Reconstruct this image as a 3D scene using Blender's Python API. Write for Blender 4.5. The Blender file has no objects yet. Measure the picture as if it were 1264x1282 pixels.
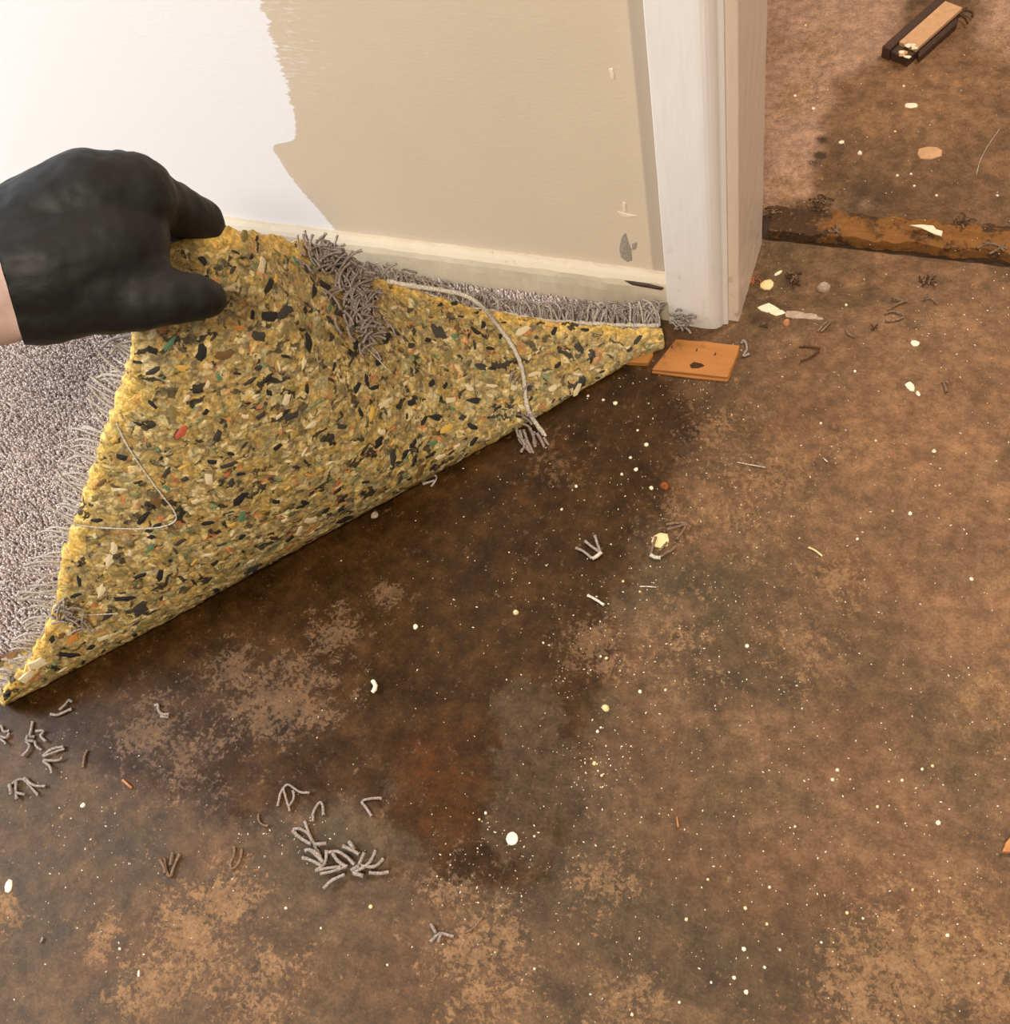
import bpy, bmesh, math, random
import numpy as np
from mathutils import Vector, Matrix, noise as mnoise
from mathutils.bvhtree import BVHTree
random.seed(7); np.random.seed(7)
scene = bpy.context.scene
COL = scene.collection

# ------------------------------------------------------------------ camera
W, H, F = 1264, 1282, 1413.886
CP = Vector((0.22976, -0.72358, 0.86810))
CR = Matrix(((0.9321726, -0.18742634, 0.30971859), (0.31691936, 0.83601462, -0.44793043), (-0.17497531, 0.5157043, 0.83870896)))
cam_d = bpy.data.cameras.new('camera'); cam = bpy.data.objects.new('camera', cam_d); COL.objects.link(cam)
cam.matrix_world = Matrix.Translation(CP) @ CR.to_4x4()
cam_d.sensor_fit = 'HORIZONTAL'; cam_d.sensor_width = 36; cam_d.lens = F / W * 36; cam_d.clip_start = .02
scene.camera = cam
# ------------------------------------------------------------------ world, lights, exposure
world = bpy.data.worlds.new('world'); scene.world = world; world.use_nodes = True
wb = world.node_tree.nodes['Background']; wb.inputs[0].default_value = (1.0, .86, .72, 1); wb.inputs[1].default_value = .38
def area(name, loc, target, size, power, col):
    l = bpy.data.lights.new(name, 'AREA'); l.shape = 'SQUARE'; l.size = size; l.energy = power; l.color = col
    o = bpy.data.objects.new(name, l); COL.objects.link(o); o.location = loc
    o.rotation_euler = (Vector(target) - Vector(loc)).to_track_quat('-Z', 'Y').to_euler()
area('ceiling_light', (.35, -1.75, 2.35), (0, -.2, .1), .45, 56, (1.0, .88, .74))
area('window_light', (-1.9, -.85, 1.25), (-.4, -.1, .2), .8, 48, (.78, .89, 1.0))
area('hall_light', (.85, .85, 2.3), (.35, .2, 0), .45, 34, (1.0, .82, .64))
vs = scene.view_settings; vs.view_transform = 'Standard'; vs.look = 'None'; vs.gamma = 1; vs.use_curve_mapping = False; vs.exposure = 0.0

# ------------------------------------------------------------------ helpers
def ray(px, py): return (CR @ Vector(((px - W / 2) / F, -(py - H / 2) / F, -1))).normalized()
def at(px, py, z=0.0):                       # the point of height z seen at a photo pixel
    d = ray(px, py); return CP + d * ((z - CP.z) / d.z)
def far(px, py, dist): return CP + ray(px, py) * dist
def tag(o, label=None, cat=None, group=None, kind=None):
    if label: o['label'] = label
    if cat: o['category'] = cat
    if group: o['group'] = group
    if kind: o['kind'] = kind
    return o
def link(name, me, mat=None, parent=None, smooth=True):
    o = bpy.data.objects.new(name, me); COL.objects.link(o)
    if mat: me.materials.append(mat)
    if parent: o.parent = parent
    if smooth: me.polygons.foreach_set('use_smooth', [True] * len(me.polygons))
    return o
def mesh(name, v, f):
    me = bpy.data.meshes.new(name); me.from_pydata([tuple(p) for p in v], [], f); me.update(); return me
def empty(name, loc=(0, 0, 0)):
    o = bpy.data.objects.new(name, None); o.empty_display_size = .02; COL.objects.link(o); o.location = loc; return o
def s2l(r, g, b):
    f = lambda c: ((c / 255 + .055) / 1.055) ** 2.4 if c > 10 else c / 255 / 12.92
    return (f(r), f(g), f(b), 1)

class NT:                                     # a short way to write node materials
    def __init__(s, name):
        s.m = bpy.data.materials.new(name); s.m.use_nodes = True; s.t = s.m.node_tree; s.b = s.t.nodes['Principled BSDF']
    def n(s, typ, ins=None, **kw):
        x = s.t.nodes.new(typ)
        for k, v in kw.items(): setattr(x, k, v)
        for k, v in (ins or {}).items(): s.put(x.inputs[k], v)
        return x
    def put(s, sock, v):
        if isinstance(v, bpy.types.NodeSocket): s.t.links.new(v, sock)
        elif isinstance(v, bpy.types.Node): s.t.links.new(v.outputs[0], sock)
        else: sock.default_value = v
    def pos(s): return s.n('ShaderNodeNewGeometry').outputs['Position']
    def obj(s): return s.n('ShaderNodeTexCoord').outputs['Object']
    def attr(s, name, out='Fac'): return s.n('ShaderNodeAttribute', attribute_name=name).outputs[out]
    def noise(s, scale, detail=4, vec=None, rough=.55, dist=0):
        d = {'Scale': scale, 'Detail': detail, 'Roughness': rough, 'Distortion': dist}
        if vec is not None: d['Vector'] = vec
        return s.n('ShaderNodeTexNoise', d).outputs['Fac']
    def math(s, op, a, b=0.0, clamp=False): return s.n('ShaderNodeMath', {0: a, 1: b}, operation=op, use_clamp=clamp).outputs[0]
    def step(s, x, lo, hi, a=0.0, b=1.0):
        return s.n('ShaderNodeMapRange', {'Value': x, 'From Min': lo, 'From Max': hi, 'To Min': a, 'To Max': b}, interpolation_type='SMOOTHSTEP').outputs[0]
    def mix(s, f, a, b, mode='MIX'):
        x = s.n('ShaderNodeMix', data_type='RGBA', blend_type=mode); s.put(x.inputs[0], f); s.put(x.inputs[6], a); s.put(x.inputs[7], b); return x.outputs[2]
    def ramp(s, x, stops, interp='LINEAR'):
        r = s.n('ShaderNodeValToRGB', {0: x}); r.color_ramp.interpolation = interp
        e = r.color_ramp.elements
        while len(e) < len(stops): e.new(.5)
        for k, (p, c) in enumerate(stops): e[k].position = p; e[k].color = c
        return r.outputs[0]
    def out(s, col=None, rough=.6, bump=None, bs=.3, bd=.001, spec=.5):
        if col is not None: s.put(s.b.inputs['Base Color'], col)
        s.put(s.b.inputs['Roughness'], rough); s.put(s.b.inputs['Specular IOR Level'], spec)
        if bump is not None:
            x = s.n('ShaderNodeBump', {'Height': bump, 'Strength': bs, 'Distance': bd}); s.put(s.b.inputs['Normal'], x.outputs[0])
        return s.m
def plain(name, rgb, rough=.7, var=.25, scale=120, bs=.25, spec=.4):
    t = NT(name); c = s2l(*rgb); nz = t.noise(scale, 5, t.obj())
    d = tuple(x * (1 - var) for x in c[:3]) + (1,); l = tuple(min(1, x * (1 + var)) for x in c[:3]) + (1,)
    return t.out(t.ramp(nz, [(.3, d), (.7, l)]), rough, nz, bs, .0008, spec)

# ------------------------------------------------------------------ materials
M = {}
def m_floor():
    t = NT('concrete'); p = t.pos()
    wet, rust, pale, film_sheen, dirt = [t.attr(a) for a in ('wet', 'rust', 'pale', 'film_sheen', 'dirt')]
    hall, dark = t.attr('hall'), t.attr('dark')
    light = t.attr('light')
    big = t.noise(5, 6, p, .6); mid = t.noise(26, 8, p, .68); fine = t.noise(170, 8, p, .7); grit = t.noise(620, 4, p, .7)
    f1 = t.noise(70, 10, p, .78); f2 = t.noise(420, 6, p, .8)
    base = t.ramp(mid, [(.30, s2l(60, 45, 30)), (.45, s2l(82, 62, 42)), (.55, s2l(98, 74, 51)), (.70, s2l(124, 95, 68))])
    base = t.mix(t.step(big, .45, .62, 0, .55), base, s2l(100, 68, 44))
    base = t.mix(t.step(t.noise(11, 5, t.n('ShaderNodeVectorMath', {0: p, 1: (3.1, 1.7, 0)}).outputs[0]), .48, .64, 0, .6), base, s2l(72, 60, 40))
    base = t.mix(t.math('MULTIPLY', light, t.step(mid, .3, .7, .35, .8)), base, s2l(152, 112, 79))  # paler tone painted in for the stronger light towards the hall
    base = t.mix(t.math('MULTIPLY', dark, t.step(mid, .2, .6, .5, .9)), base, s2l(66, 50, 34))
    hn = t.step(t.math('ADD', hall, t.math('MULTIPLY', t.math('SUBTRACT', t.noise(17, 6, p, .65), .5), 1.1)), .30, .75, 0, .85)
    base = t.mix(hn, base, t.mix(mid, s2l(146, 112, 88), s2l(182, 146, 124)))
    # wet soaked zone
    wn = t.math('ADD', wet, t.math('MULTIPLY', t.math('SUBTRACT', t.noise(20, 8, p, .7), .5), .95))
    wn = t.math('ADD', wn, t.math('MULTIPLY', t.math('SUBTRACT', fine, .5), .45))
    wm = t.step(wn, .25, .70)
    wetc = t.ramp(mid, [(.3, s2l(34, 19, 3)), (.5, s2l(52, 31, 7)), (.7, s2l(72, 45, 15))])
    col = t.mix(t.math('MULTIPLY', wm, .93), base, wetc)
    rm = t.step(t.math('ADD', rust, t.math('MULTIPLY', t.math('SUBTRACT', t.noise(40, 8, p, .7), .5), 1.6)), .35, 1.1, 0, .66)
    col = t.mix(rm, col, t.mix(f1, s2l(48, 26, 5), s2l(92, 50, 14)))
    fm = t.step(t.math('ADD', film_sheen, t.math('MULTIPLY', t.math('SUBTRACT', t.noise(34, 8, p, .68, 1.2), .5), 1.7)), .42, .66, 0, .72)
    col = t.mix(fm, col, t.mix(f1, s2l(58, 43, 28), s2l(90, 70, 52)))  # grey sheen of the wet film, painted into the colour
    # pale worn flakes
    fl = t.noise(190, 10, p, .8, .4); fb = t.noise(48, 6, p, .7)
    pm = t.step(t.math('ADD', t.math('ADD', t.math('MULTIPLY', pale, .20), t.math('MULTIPLY', fb, .5)), fl), .845, .91, 0, .78)
    col = t.mix(t.math('MULTIPLY', pm, t.math('SUBTRACT', 1.0, t.math('MULTIPLY', wm, .5))), col, t.mix(big, s2l(116, 94, 66), s2l(154, 114, 80)))
    # grain
    g = t.math('MULTIPLY', t.step(f2, .36, .64, .80, 1.20), t.step(f1, .36, .64, .72, 1.30))
    gv = t.n('ShaderNodeCombineColor', {0: g, 1: g, 2: g}).outputs[0]
    col = t.mix(1.0, col, gv, 'MULTIPLY')
    col = t.mix(t.step(grit, .62, .72, 0, .4), col, s2l(168, 134, 100))
    dm = t.step(t.math('ADD', dirt, t.math('MULTIPLY', t.math('SUBTRACT', f1, .5), 1.6)), .35, .75, 0, .9)
    col = t.mix(dm, col, t.mix(grit, s2l(26, 18, 11), s2l(74, 52, 34)))
    rough = t.math('SUBTRACT', t.step(mid, .2, .8, .50, .68), t.math('MULTIPLY', wm, .26))
    rough = t.math('ADD', rough, t.math('MULTIPLY', pm, .25), True)
    h = t.math('ADD', t.math('MULTIPLY', fine, .6), t.math('ADD', t.math('MULTIPLY', f2, .4), t.math('MULTIPLY', pm, .2)))
    h = t.math('MULTIPLY', h, t.math('SUBTRACT', 1.0, t.math('MULTIPLY', wm, .5)))
    return t.out(col, rough, h, .4, .0012, .25)
M['floor'] = m_floor()

def m_wall():
    t = NT('wall_paint'); p = t.pos(); sep = t.n('ShaderNodeSeparateXYZ', {0: p}); x, z = sep.outputs[0], sep.outputs[2]
    # border between the fresh white coat and the beige paint: x as a function of height, ragged by roller strokes
    fc = t.n('ShaderNodeFloatCurve', {'Value': t.step(z, 0, .6, 0, 1)})
    fc2 = fc; mp = t.n('ShaderNodeMapRange', {'Value': z, 'From Min': 0.0, 'From Max': .6}); t.t.links.new(mp.outputs[0], fc2.inputs['Value'])
    pts = [wall_xz(px, py) for px, py in [(418, 286), (398, 262), (372, 232), (350, 200), (342, 183), (366, 176), (370, 160), (362, 120), (352, 85), (338, 40), (326, 0)]]
    cv = fc.mapping.curves[0]
    q = sorted((zz / .6, (xx + .6) / .6) for xx, zz in pts)
    cv.points[0].location = (0, q[0][1] + .02); cv.points[1].location = (1, q[-1][1] - .06)
    for a, b in q: cv.points.new(a, b)
    fc.mapping.update()
    edge = t.math('SUBTRACT', t.math('MULTIPLY', fc.outputs[0], .6), .6)
    sv = t.n('ShaderNodeVectorMath', {0: p, 1: (45.0, 1.0, 230.0)}, operation='MULTIPLY').outputs[0]
    st = t.noise(1.0, 4, sv, .6)
    up = t.step(z, .19, .26, .006, .030)
    edge = t.math('ADD', edge, t.math('MULTIPLY', t.math('SUBTRACT', st, .5), up))
    k = t.step(t.math('SUBTRACT', x, edge), -.0012, .0012)
    beige = t.mix(t.noise(9, 4, p), s2l(203, 183, 160), s2l(212, 193, 168))
    band = t.step(x, -.0185, -.0155)
    beige = t.mix(t.math('MULTIPLY', band, .55), beige, s2l(150, 137, 122))
    fade = t.math('MULTIPLY', t.step(t.math('SUBTRACT', x, edge), .075, .0, 0, .6), t.step(z, .20, .27))
    sv2 = t.n('ShaderNodeVectorMath', {0: p, 1: (70.0, 1.0, 420.0)}, operation='MULTIPLY').outputs[0]
    beige = t.mix(t.math('MULTIPLY', fade, t.step(t.noise(1.0, 4, sv2, .6, .6), .52, .64)), beige, s2l(232, 222, 212))
    col = t.mix(k, s2l(236, 231, 228), beige)
    peel = t.noise(330, 3, t.n('ShaderNodeVectorMath', {0: p, 1: (.45, 1, 1.0)}, operation='MULTIPLY').outputs[0])
    h = t.math('ADD', t.math('MULTIPLY', peel, .6), t.math('MULTIPLY', st, .35))
    return t.out(col, .42, h, .22, .0012, .4)
def wall_xz(px, py):
    d = ray(px, py); q = CP + d * ((0 - CP.y) / d.y); return q.x, q.z
M['wall'] = m_wall()

def m_trim(name, a, b, grime):
    t = NT(name); p = t.pos(); z = t.n('ShaderNodeSeparateXYZ', {0: p}).outputs[2]
    st = t.noise(1, 5, t.n('ShaderNodeVectorMath', {0: p, 1: (260., 260., 22.)}, operation='MULTIPLY').outputs[0])
    col = t.mix(st, s2l(*a), s2l(*b))
    g = t.math('MULTIPLY', t.step(t.noise(48, 6, p, .7), .54, .74), grime)
    col = t.mix(t.math('MULTIPLY', g, t.step(z, .22, .0)), col, s2l(168, 122, 70))
    col = t.mix(t.math('MULTIPLY', t.step(t.noise(120, 4, p), .70, .76), t.step(z, .2, .0)), col, s2l(96, 74, 54))
    return t.out(col, .38, st, .18, .0008, .45)
M['casing'] = m_trim('casing_paint', (226, 218, 210), (238, 231, 224), .35)
M['jamb'] = m_trim('jamb_paint', (222, 203, 186), (232, 214, 198), .6)
def m_base():
    t = NT('baseboard_paint'); p = t.pos(); n1 = t.noise(150, 6, p, .7); n2 = t.noise(24, 4, p)
    col = t.mix(n2, s2l(196, 178, 150), s2l(210, 194, 168))
    col = t.mix(t.step(n1, .6, .72, 0, .6), col, s2l(160, 134, 100))
    return t.out(col, .55, n1, .3, .001)
M['base'] = m_base()

def m_pad():
    t = NT('rebond_foam'); uw = t.attr('rest', 'Vector'); edge = t.attr('edge')
    wob = t.n('ShaderNodeTexNoise', {'Vector': uw, 'Scale': 70.0, 'Detail': 5.0}).outputs['Color']
    v = t.n('ShaderNodeVectorMath', {0: uw, 1: t.n('ShaderNodeVectorMath', {0: wob, 'Scale': .022}, operation='SCALE').outputs[0]}).outputs[0]
    sc = t.n('ShaderNodeVectorMath', {0: v, 1: (.66, 1.0, 1.0)}, operation='MULTIPLY').outputs[0]
    vo = t.n('ShaderNodeTexVoronoi', {'Vector': sc, 'Scale': 110.0}); r = t.n('ShaderNodeSeparateColor', {0: vo.outputs['Color']}).outputs[0]
    vs_ = t.n('ShaderNodeTexVoronoi', {'Vector': sc, 'Scale': 230.0}); r2 = t.n('ShaderNodeSeparateColor', {0: vs_.outputs['Color']}).outputs[1]
    pal = [(0, (168, 142, 84)), (.14, (190, 158, 88)), (.26, (150, 132, 88)), (.38, (204, 184, 130)), (.48, (138, 120, 82)), (.58, (180, 148, 78)), (.68, (160, 148, 110)), (.76, (120, 106, 74)),
           (.83, (222, 200, 150)), (.88, (58, 52, 44)), (.94, (122, 134, 92)), (.97, (196, 140, 90))]
    c1 = t.ramp(r, [(p_, s2l(*c)) for p_, c in pal], 'CONSTANT')
    pal2 = [(0, (182, 152, 84)), (.25, (160, 132, 74)), (.45, (208, 184, 126)), (.62, (150, 130, 88)), (.78, (44, 38, 32)), (.86, (214, 196, 152)), (.93, (104, 128, 92)), (.96, (190, 110, 60))]
    c2 = t.ramp(r2, [(p_, s2l(*c)) for p_, c in pal2], 'CONSTANT')
    col = t.mix(t.step(t.noise(70, 3, uw), .40, .52), c1, c2)
    soft = t.noise(34, 5, uw, .6)
    col = t.mix(t.step(soft, .35, .7, .05, .35), col, s2l(142, 120, 70))
    blur = t.noise(120, 6, sc, .7)
    col = t.mix(t.step(blur, .40, .66, 0, .45), col, s2l(146, 132, 98))
    ye = t.step(t.math('ADD', edge, t.math('MULTIPLY', t.math('SUBTRACT', t.noise(28, 5, uw), .5), .9)), .50, 1.0, 0, .74)
    col = t.mix(ye, col, t.mix(t.noise(60, 4, uw), s2l(238, 184, 70), s2l(226, 192, 108)))
    ol = t.noise(150, 6, sc, .7); dk = t.noise(64, 3, sc, .6, .3)
    col = t.mix(t.step(ol, .42, .36, 0, .88), col, s2l(48, 40, 28))
    col = t.mix(t.step(dk, .385, .365, 0, .92), col, s2l(34, 31, 28))
    col = t.mix(t.step(ol, .66, .72, 0, .6), col, s2l(226, 208, 160))
    gr = t.math('MULTIPLY', t.step(vs_.outputs['Distance'], .25, .80, 1.22, .68), t.step(t.noise(420, 4, uw, .7), .36, .64, .82, 1.25))
    col = t.mix(1.0, col, t.n('ShaderNodeCombineColor', {0: gr, 1: gr, 2: t.math('MULTIPLY', gr, .96)}).outputs[0], 'MULTIPLY')
    h = t.math('ADD', t.math('MULTIPLY', vo.outputs['Distance'], -1.2), t.math('MULTIPLY', ol, .6))
    return t.out(col, .55, h, .5, .0014, .4)
M['pad'] = m_pad()
CHIPC = {'black': (36, 33, 30), 'charcoal': (62, 56, 48), 'cream': (222, 204, 164), 'olive': (132, 118, 66), 'green': (92, 128, 92), 'orange': (204, 138, 66), 'yellow': (216, 172, 78), 'red': (190, 92, 62), 'brown': (112, 84, 46)}
for k, c in CHIPC.items(): M['chip_' + k] = plain('foam_' + k, c, .6, .22, 300, .4)
def m_yarn(name, a, b):
    t = NT(name); n = t.noise(900, 3, t.obj()); n2 = t.noise(60, 2, t.obj())
    return t.out(t.mix(t.step(n, .3, .7), t.mix(n2, s2l(*a), s2l(*b)), s2l(*[int(x * .72) for x in a])), .9, n, .6, .0008, .15)
M['yarn'] = m_yarn('yarn_mauve_grey', (164, 148, 137), (188, 172, 160))
M['yarn_light'] = m_yarn('yarn_pale', (200, 186, 172), (218, 206, 192))
M['yarn_brown'] = m_yarn('yarn_soiled', (138, 112, 90), (160, 132, 108))
M['thread'] = m_yarn('white_thread', (226, 214, 194), (240, 230, 212))
M['fibre'] = m_yarn('dark_fibre', (84, 60, 40), (112, 84, 58))
def m_pile():
    t = NT('carpet_pile'); c = t.attr('tint'); col = t.ramp(c, [(0, s2l(168, 150, 142)), (.5, s2l(206, 189, 180)), (1, s2l(232, 218, 210))])
    return t.out(col, .9, None, spec=.12)
M['pile'] = m_pile()
def m_back():
    t = NT('carpet_backing'); p = t.obj(); n = t.noise(420, 3, p)
    return t.out(t.mix(n, s2l(140, 124, 112), s2l(190, 174, 160)), .9, n, .6, .002, .1)
M['back'] = m_back()
def m_glove():
    t = NT('black_glove'); p = t.obj()
    w = t.noise(1, 4, t.n('ShaderNodeVectorMath', {0: p, 1: (26., 70., 60.)}, operation='MULTIPLY').outputs[0], .5, .8)
    n = t.noise(500, 2, p)
    return t.out(t.mix(w, s2l(22, 22, 23), s2l(31, 31, 32)), t.step(w, .2, .8, .5, .62), t.math('ADD', w, t.math('MULTIPLY', n, .03)), .16, .004, .35)
M['glove'] = m_glove()
def m_skin():
    t = NT('skin'); n = t.noise(160, 4, t.obj()); t.b.inputs['Subsurface Weight'].default_value = .15
    t.b.inputs['Subsurface Radius'].default_value = (.01, .004, .002)
    return t.out(t.mix(n, s2l(222, 188, 174), s2l(234, 204, 192)), .5, n, .15, .0006)
M['skin'] = m_skin()
def m_wood(name, a, b, dark, axis, sc=(10., 160., 160.), rough=.6):
    t = NT(name); p = t.obj(); v = t.n('ShaderNodeVectorMath', {0: p, 1: sc}, operation='MULTIPLY').outputs[0]
    g = t.noise(1, 6, v, .65, .5); d = t.noise(55, 6, p, .7)
    col = t.mix(g, s2l(*a), s2l(*b)); col = t.mix(t.step(d, .56, .7, 0, dark), col, s2l(58, 38, 20))
    return t.out(col, rough, g, .4, .001)
M['ply'] = m_wood('tack_strip_wood', (150, 92, 36), (186, 124, 60), .45, 0)
def m_rot():
    t = NT('rotten_wood'); p = t.pos(); x = t.n('ShaderNodeSeparateXYZ', {0: p}).outputs[0]
    g = t.noise(1, 6, t.n('ShaderNodeVectorMath', {0: p, 1: (14., 150., 150.)}, operation='MULTIPLY').outputs[0], .65, .5); d = t.noise(34, 8, p, .72); e = t.noise(300, 5, p, .7)
    col = t.mix(g, s2l(104, 66, 26), s2l(158, 108, 58))
    k = t.math('ADD', d, t.step(x, .06, .17, .16, -.01))
    col = t.mix(t.step(k, .47, .60, 0, .92), col, t.mix(e, s2l(30, 21, 13), s2l(84, 62, 44)))
    col = t.mix(t.step(e, .60, .68, 0, .5), col, s2l(170, 142, 112))
    return t.out(col, .75, t.math('ADD', g, e), .6, .002, .25)
M['rot'] = m_rot()
M['bark'] = m_wood('dark_stained_wood', (52, 34, 24), (78, 52, 36), .4, 0, (30., 200., 200.))
M['tan'] = plain('tan_paper', (198, 154, 116), .8, .10, 150)
M['nail'] = plain('rusty_nail', (78, 56, 42), .5, .3, 500)
M['hole'] = plain('knot_hole', (62, 36, 16), .9, .3, 400)
M['white'] = plain('white_paint_flake', (236, 224, 196), .6, .08, 300)
M['creamy'] = plain('cream_paint_flake', (228, 206, 150), .55, .1, 300)
M['rustchip'] = plain('rust_crumb', (150, 82, 40), .9, .3, 300)
M['grit'] = plain('grey_grit', (172, 150, 130), .9, .2, 300)
M['splint'] = plain('orange_splinter', (190, 128, 78), .7, .2, 300)
M['scar'] = plain('bare_plaster', (150, 138, 124), .9, .25, 400)
M['caulk'] = plain('caulk', (222, 204, 178), .7, .06, 300)

# ------------------------------------------------------------------ floor
def lin(a, b, st): return list(np.linspace(a, b, max(2, int(round((b - a) / st)) + 1)))
TH0, TH1 = .1085, .128                       # the open joint in the doorway
xs = [-3, -2, -1.2] + lin(-.75, .62, .0045) + [.9, 1.4, 2.2, 3]
ys = [-3, -2, -1.2] + lin(-.82, .1040, .0045) + [.1065, TH0, .1092, .116, .124, TH1, .1300] + lin(.134, .66, .0045) + [.9, 1.4, 2, 3]
X, Y = np.meshgrid(np.array(xs), np.array(ys)); Z = np.zeros_like(X)
jit = np.array([[mnoise.noise((x * 60, 0, 3)) for x in xs]])
Z = np.where((Y > TH0 - .0001 + 0) & (Y < TH1), -.009, Z); Z = np.where(np.abs(Y - TH0) < 1e-4, 0, Z)
Yj = np.where((Y > .106) & (Y < .131), Y + jit * .0016, Y)
nx, ny = len(xs), len(ys); V = np.stack([X, Yj, Z], -1).reshape(-1, 3)
idx = np.arange(nx * ny).reshape(ny, nx)
Fq = np.stack([idx[:-1, :-1], idx[:-1, 1:], idx[1:, 1:], idx[1:, :-1]], -1).reshape(-1, 4)
fm = mesh('floor', V, [tuple(int(i) for i in r) for r in Fq])
FX, FY = V[:, 0], V[:, 1]
def blobs(lst):
    a = np.zeros(len(V))
    for px, py, r, s in lst:
        c = at(px, py); d2 = ((FX - c.x) ** 2 + (FY - c.y) ** 2) / (r * .00068) ** 2
        a = np.maximum(a, s * np.exp(-d2 * .9))
    return a
def poly_mask(pts, soft):
    P = [at(*p) for p in pts]; ins = np.zeros(len(V), bool); dmin = np.full(len(V), 9.)
    for i in range(len(P)):
        a, b = P[i], P[(i + 1) % len(P)]
        cnd = ((a.y > FY) != (b.y > FY)) & (FX < (b.x - a.x) * (FY - a.y) / ((b.y - a.y) or 1e-9) + a.x); ins ^= cnd
        ab = np.array([b.x - a.x, b.y - a.y]); ap = np.stack([FX - a.x, FY - a.y], -1)
        tt = np.clip((ap @ ab) / (ab @ ab), 0, 1); dmin = np.minimum(dmin, np.linalg.norm(ap - tt[:, None] * ab, axis=1))
    return np.clip(.5 + np.where(ins, dmin, -dmin) / soft, 0, 1)
att = {}
att['wet'] = np.maximum(poly_mask([(-60, 900), (60, 935), (150, 985), (250, 1010), (330, 1030), (430, 1000), (480, 1030), (560, 1110), (650, 1120), (705, 1050), (735, 930), (760, 820), (775, 740),
                        (800, 690), (845, 610), (880, 520), (850, 470), (780, 440), (400, 560), (0, 800)], .09) * 1.0, 0)
att['rust'] = blobs([(545, 960, 75, 1), (560, 1020, 60, .9), (620, 930, 45, .6), (505, 1000, 40, .8), (700, 560, 45, .6), (880, 870, 50, .4), (830, 1060, 60, .35), (735, 985, 25, .5), (940, 840, 50, .4), (560, 890, 60, .5)])
att['film_sheen'] = np.maximum(blobs([(660, 900, 55, .9), (670, 960, 60, 1), (650, 1030, 50, 1), (700, 1000, 45, .8), (490, 985, 18, .8), (480, 1000, 15, .7), (640, 870, 35, .7)]), 0)  # where the wet film's reflected sheen is painted in
att['pale'] = blobs([(415, 790, 40, .8), (370, 870, 60, .9), (330, 880, 60, .9), (290, 840, 45, .8), (190, 915, 50, .9), (240, 950, 60, .6), (485, 745, 24, .9), (740, 805, 40, .95), (770, 830, 30, .7), (690, 580, 45, .55), (850, 790, 70, .5),
                     (270, 1130, 40, 1), (235, 1180, 55, 1), (290, 1120, 40, .9), (180, 1240, 45, .8), (320, 1240, 60, .7), (1050, 720, 50, .7), (970, 600, 60, .8), (930, 640, 70, .7), (1080, 560, 60, .65), (600, 1180, 60, .8), (620, 1240, 60, .7),
                     (560, 1110, 40, .6), (780, 1260, 50, .7), (1150, 1200, 70, 1), (1090, 1240, 60, .9), (1230, 1220, 70, .9), (1200, 1150, 50, .7), (1250, 880, 60, .7), (860, 650, 60, .55), (1000, 810, 60, .55), (750, 1100, 50, .6), (10, 1145, 22, 1), (130, 1170, 30, .7), (900, 540, 60, .6),
                     (1000, 120, 50, .9), (970, 60, 50, .8), (1020, 60, 60, .7), (985, 235, 40, .9), (1250, 60, 50, .8)])
att['dirt'] = np.maximum.reduce([np.where((FY > TH0 - .001) & (FY < TH1 + .012), 1.0, 0), blobs([(990, 352, 20, .7), (945, 400, 20, .6), (1025, 195, 14, .9), (1028, 160, 12, .6), (1160, 350, 16, .6), (955, 345, 18, .6), (985, 290, 20, .6), (1020, 205, 16, .7), (1030, 175, 14, .8), (1075, 240, 22, .45), (1110, 236, 24, .4)]) ])
att['hall'] = np.where(FY > TH1, 1.0, 0) * np.maximum.reduce([poly_mask([(900, -150), (1150, -150), (1130, 30), (1100, 75), (1050, 105), (1035, 150), (1022, 200), (1010, 245), (930, 265)], .05), poly_mask([(1215, -60), (1230, 70), (1320, 110), (1400, -60)], .06), .55 * blobs([(1080, 252, 30, 1), (1160, 150, 70, .5)])])
att['light'] = blobs([(1180, 560, 190, .9), (1230, 420, 130, .9), (1120, 440, 110, .7), (1000, 480, 90, .5), (1260, 760, 150, .8), (1150, 800, 120, .4), (1050, 640, 110, .6), (1100, 330, 90, .6), (900, 620, 60, .4), (1150, 130, 170, 1), (1230, 230, 110, .8), (1050, 330, 80, .5), (1000, 1000, 120, .3), (1150, 1020, 140, .4)])  # mask of hall light painted onto the floor as a paler tone
att['dark'] = blobs([(1180, 245, 80, .5), (1090, 240, 40, .8), (1045, 190, 25, .6), (140, 1050, 150, .6), (60, 1000, 110, .6), (400, 1120, 110, .5), (680, 1100, 80, .7), (820, 1150, 110, .5), (980, 1200, 90, .6), (1080, 820, 70, .4), (930, 820, 70, .45), (900, 470, 60, .5), (780, 960, 80, .4),
                     (500, 1230, 90, .4), (30, 1150, 120, .5)])
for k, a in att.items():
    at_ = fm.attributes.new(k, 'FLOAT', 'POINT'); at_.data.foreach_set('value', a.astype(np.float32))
fo = link('floor', fm, M['floor']); tag(fo, 'stained brown concrete floor, soaked dark beside the folded carpet', 'floor', kind='structure')

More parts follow.
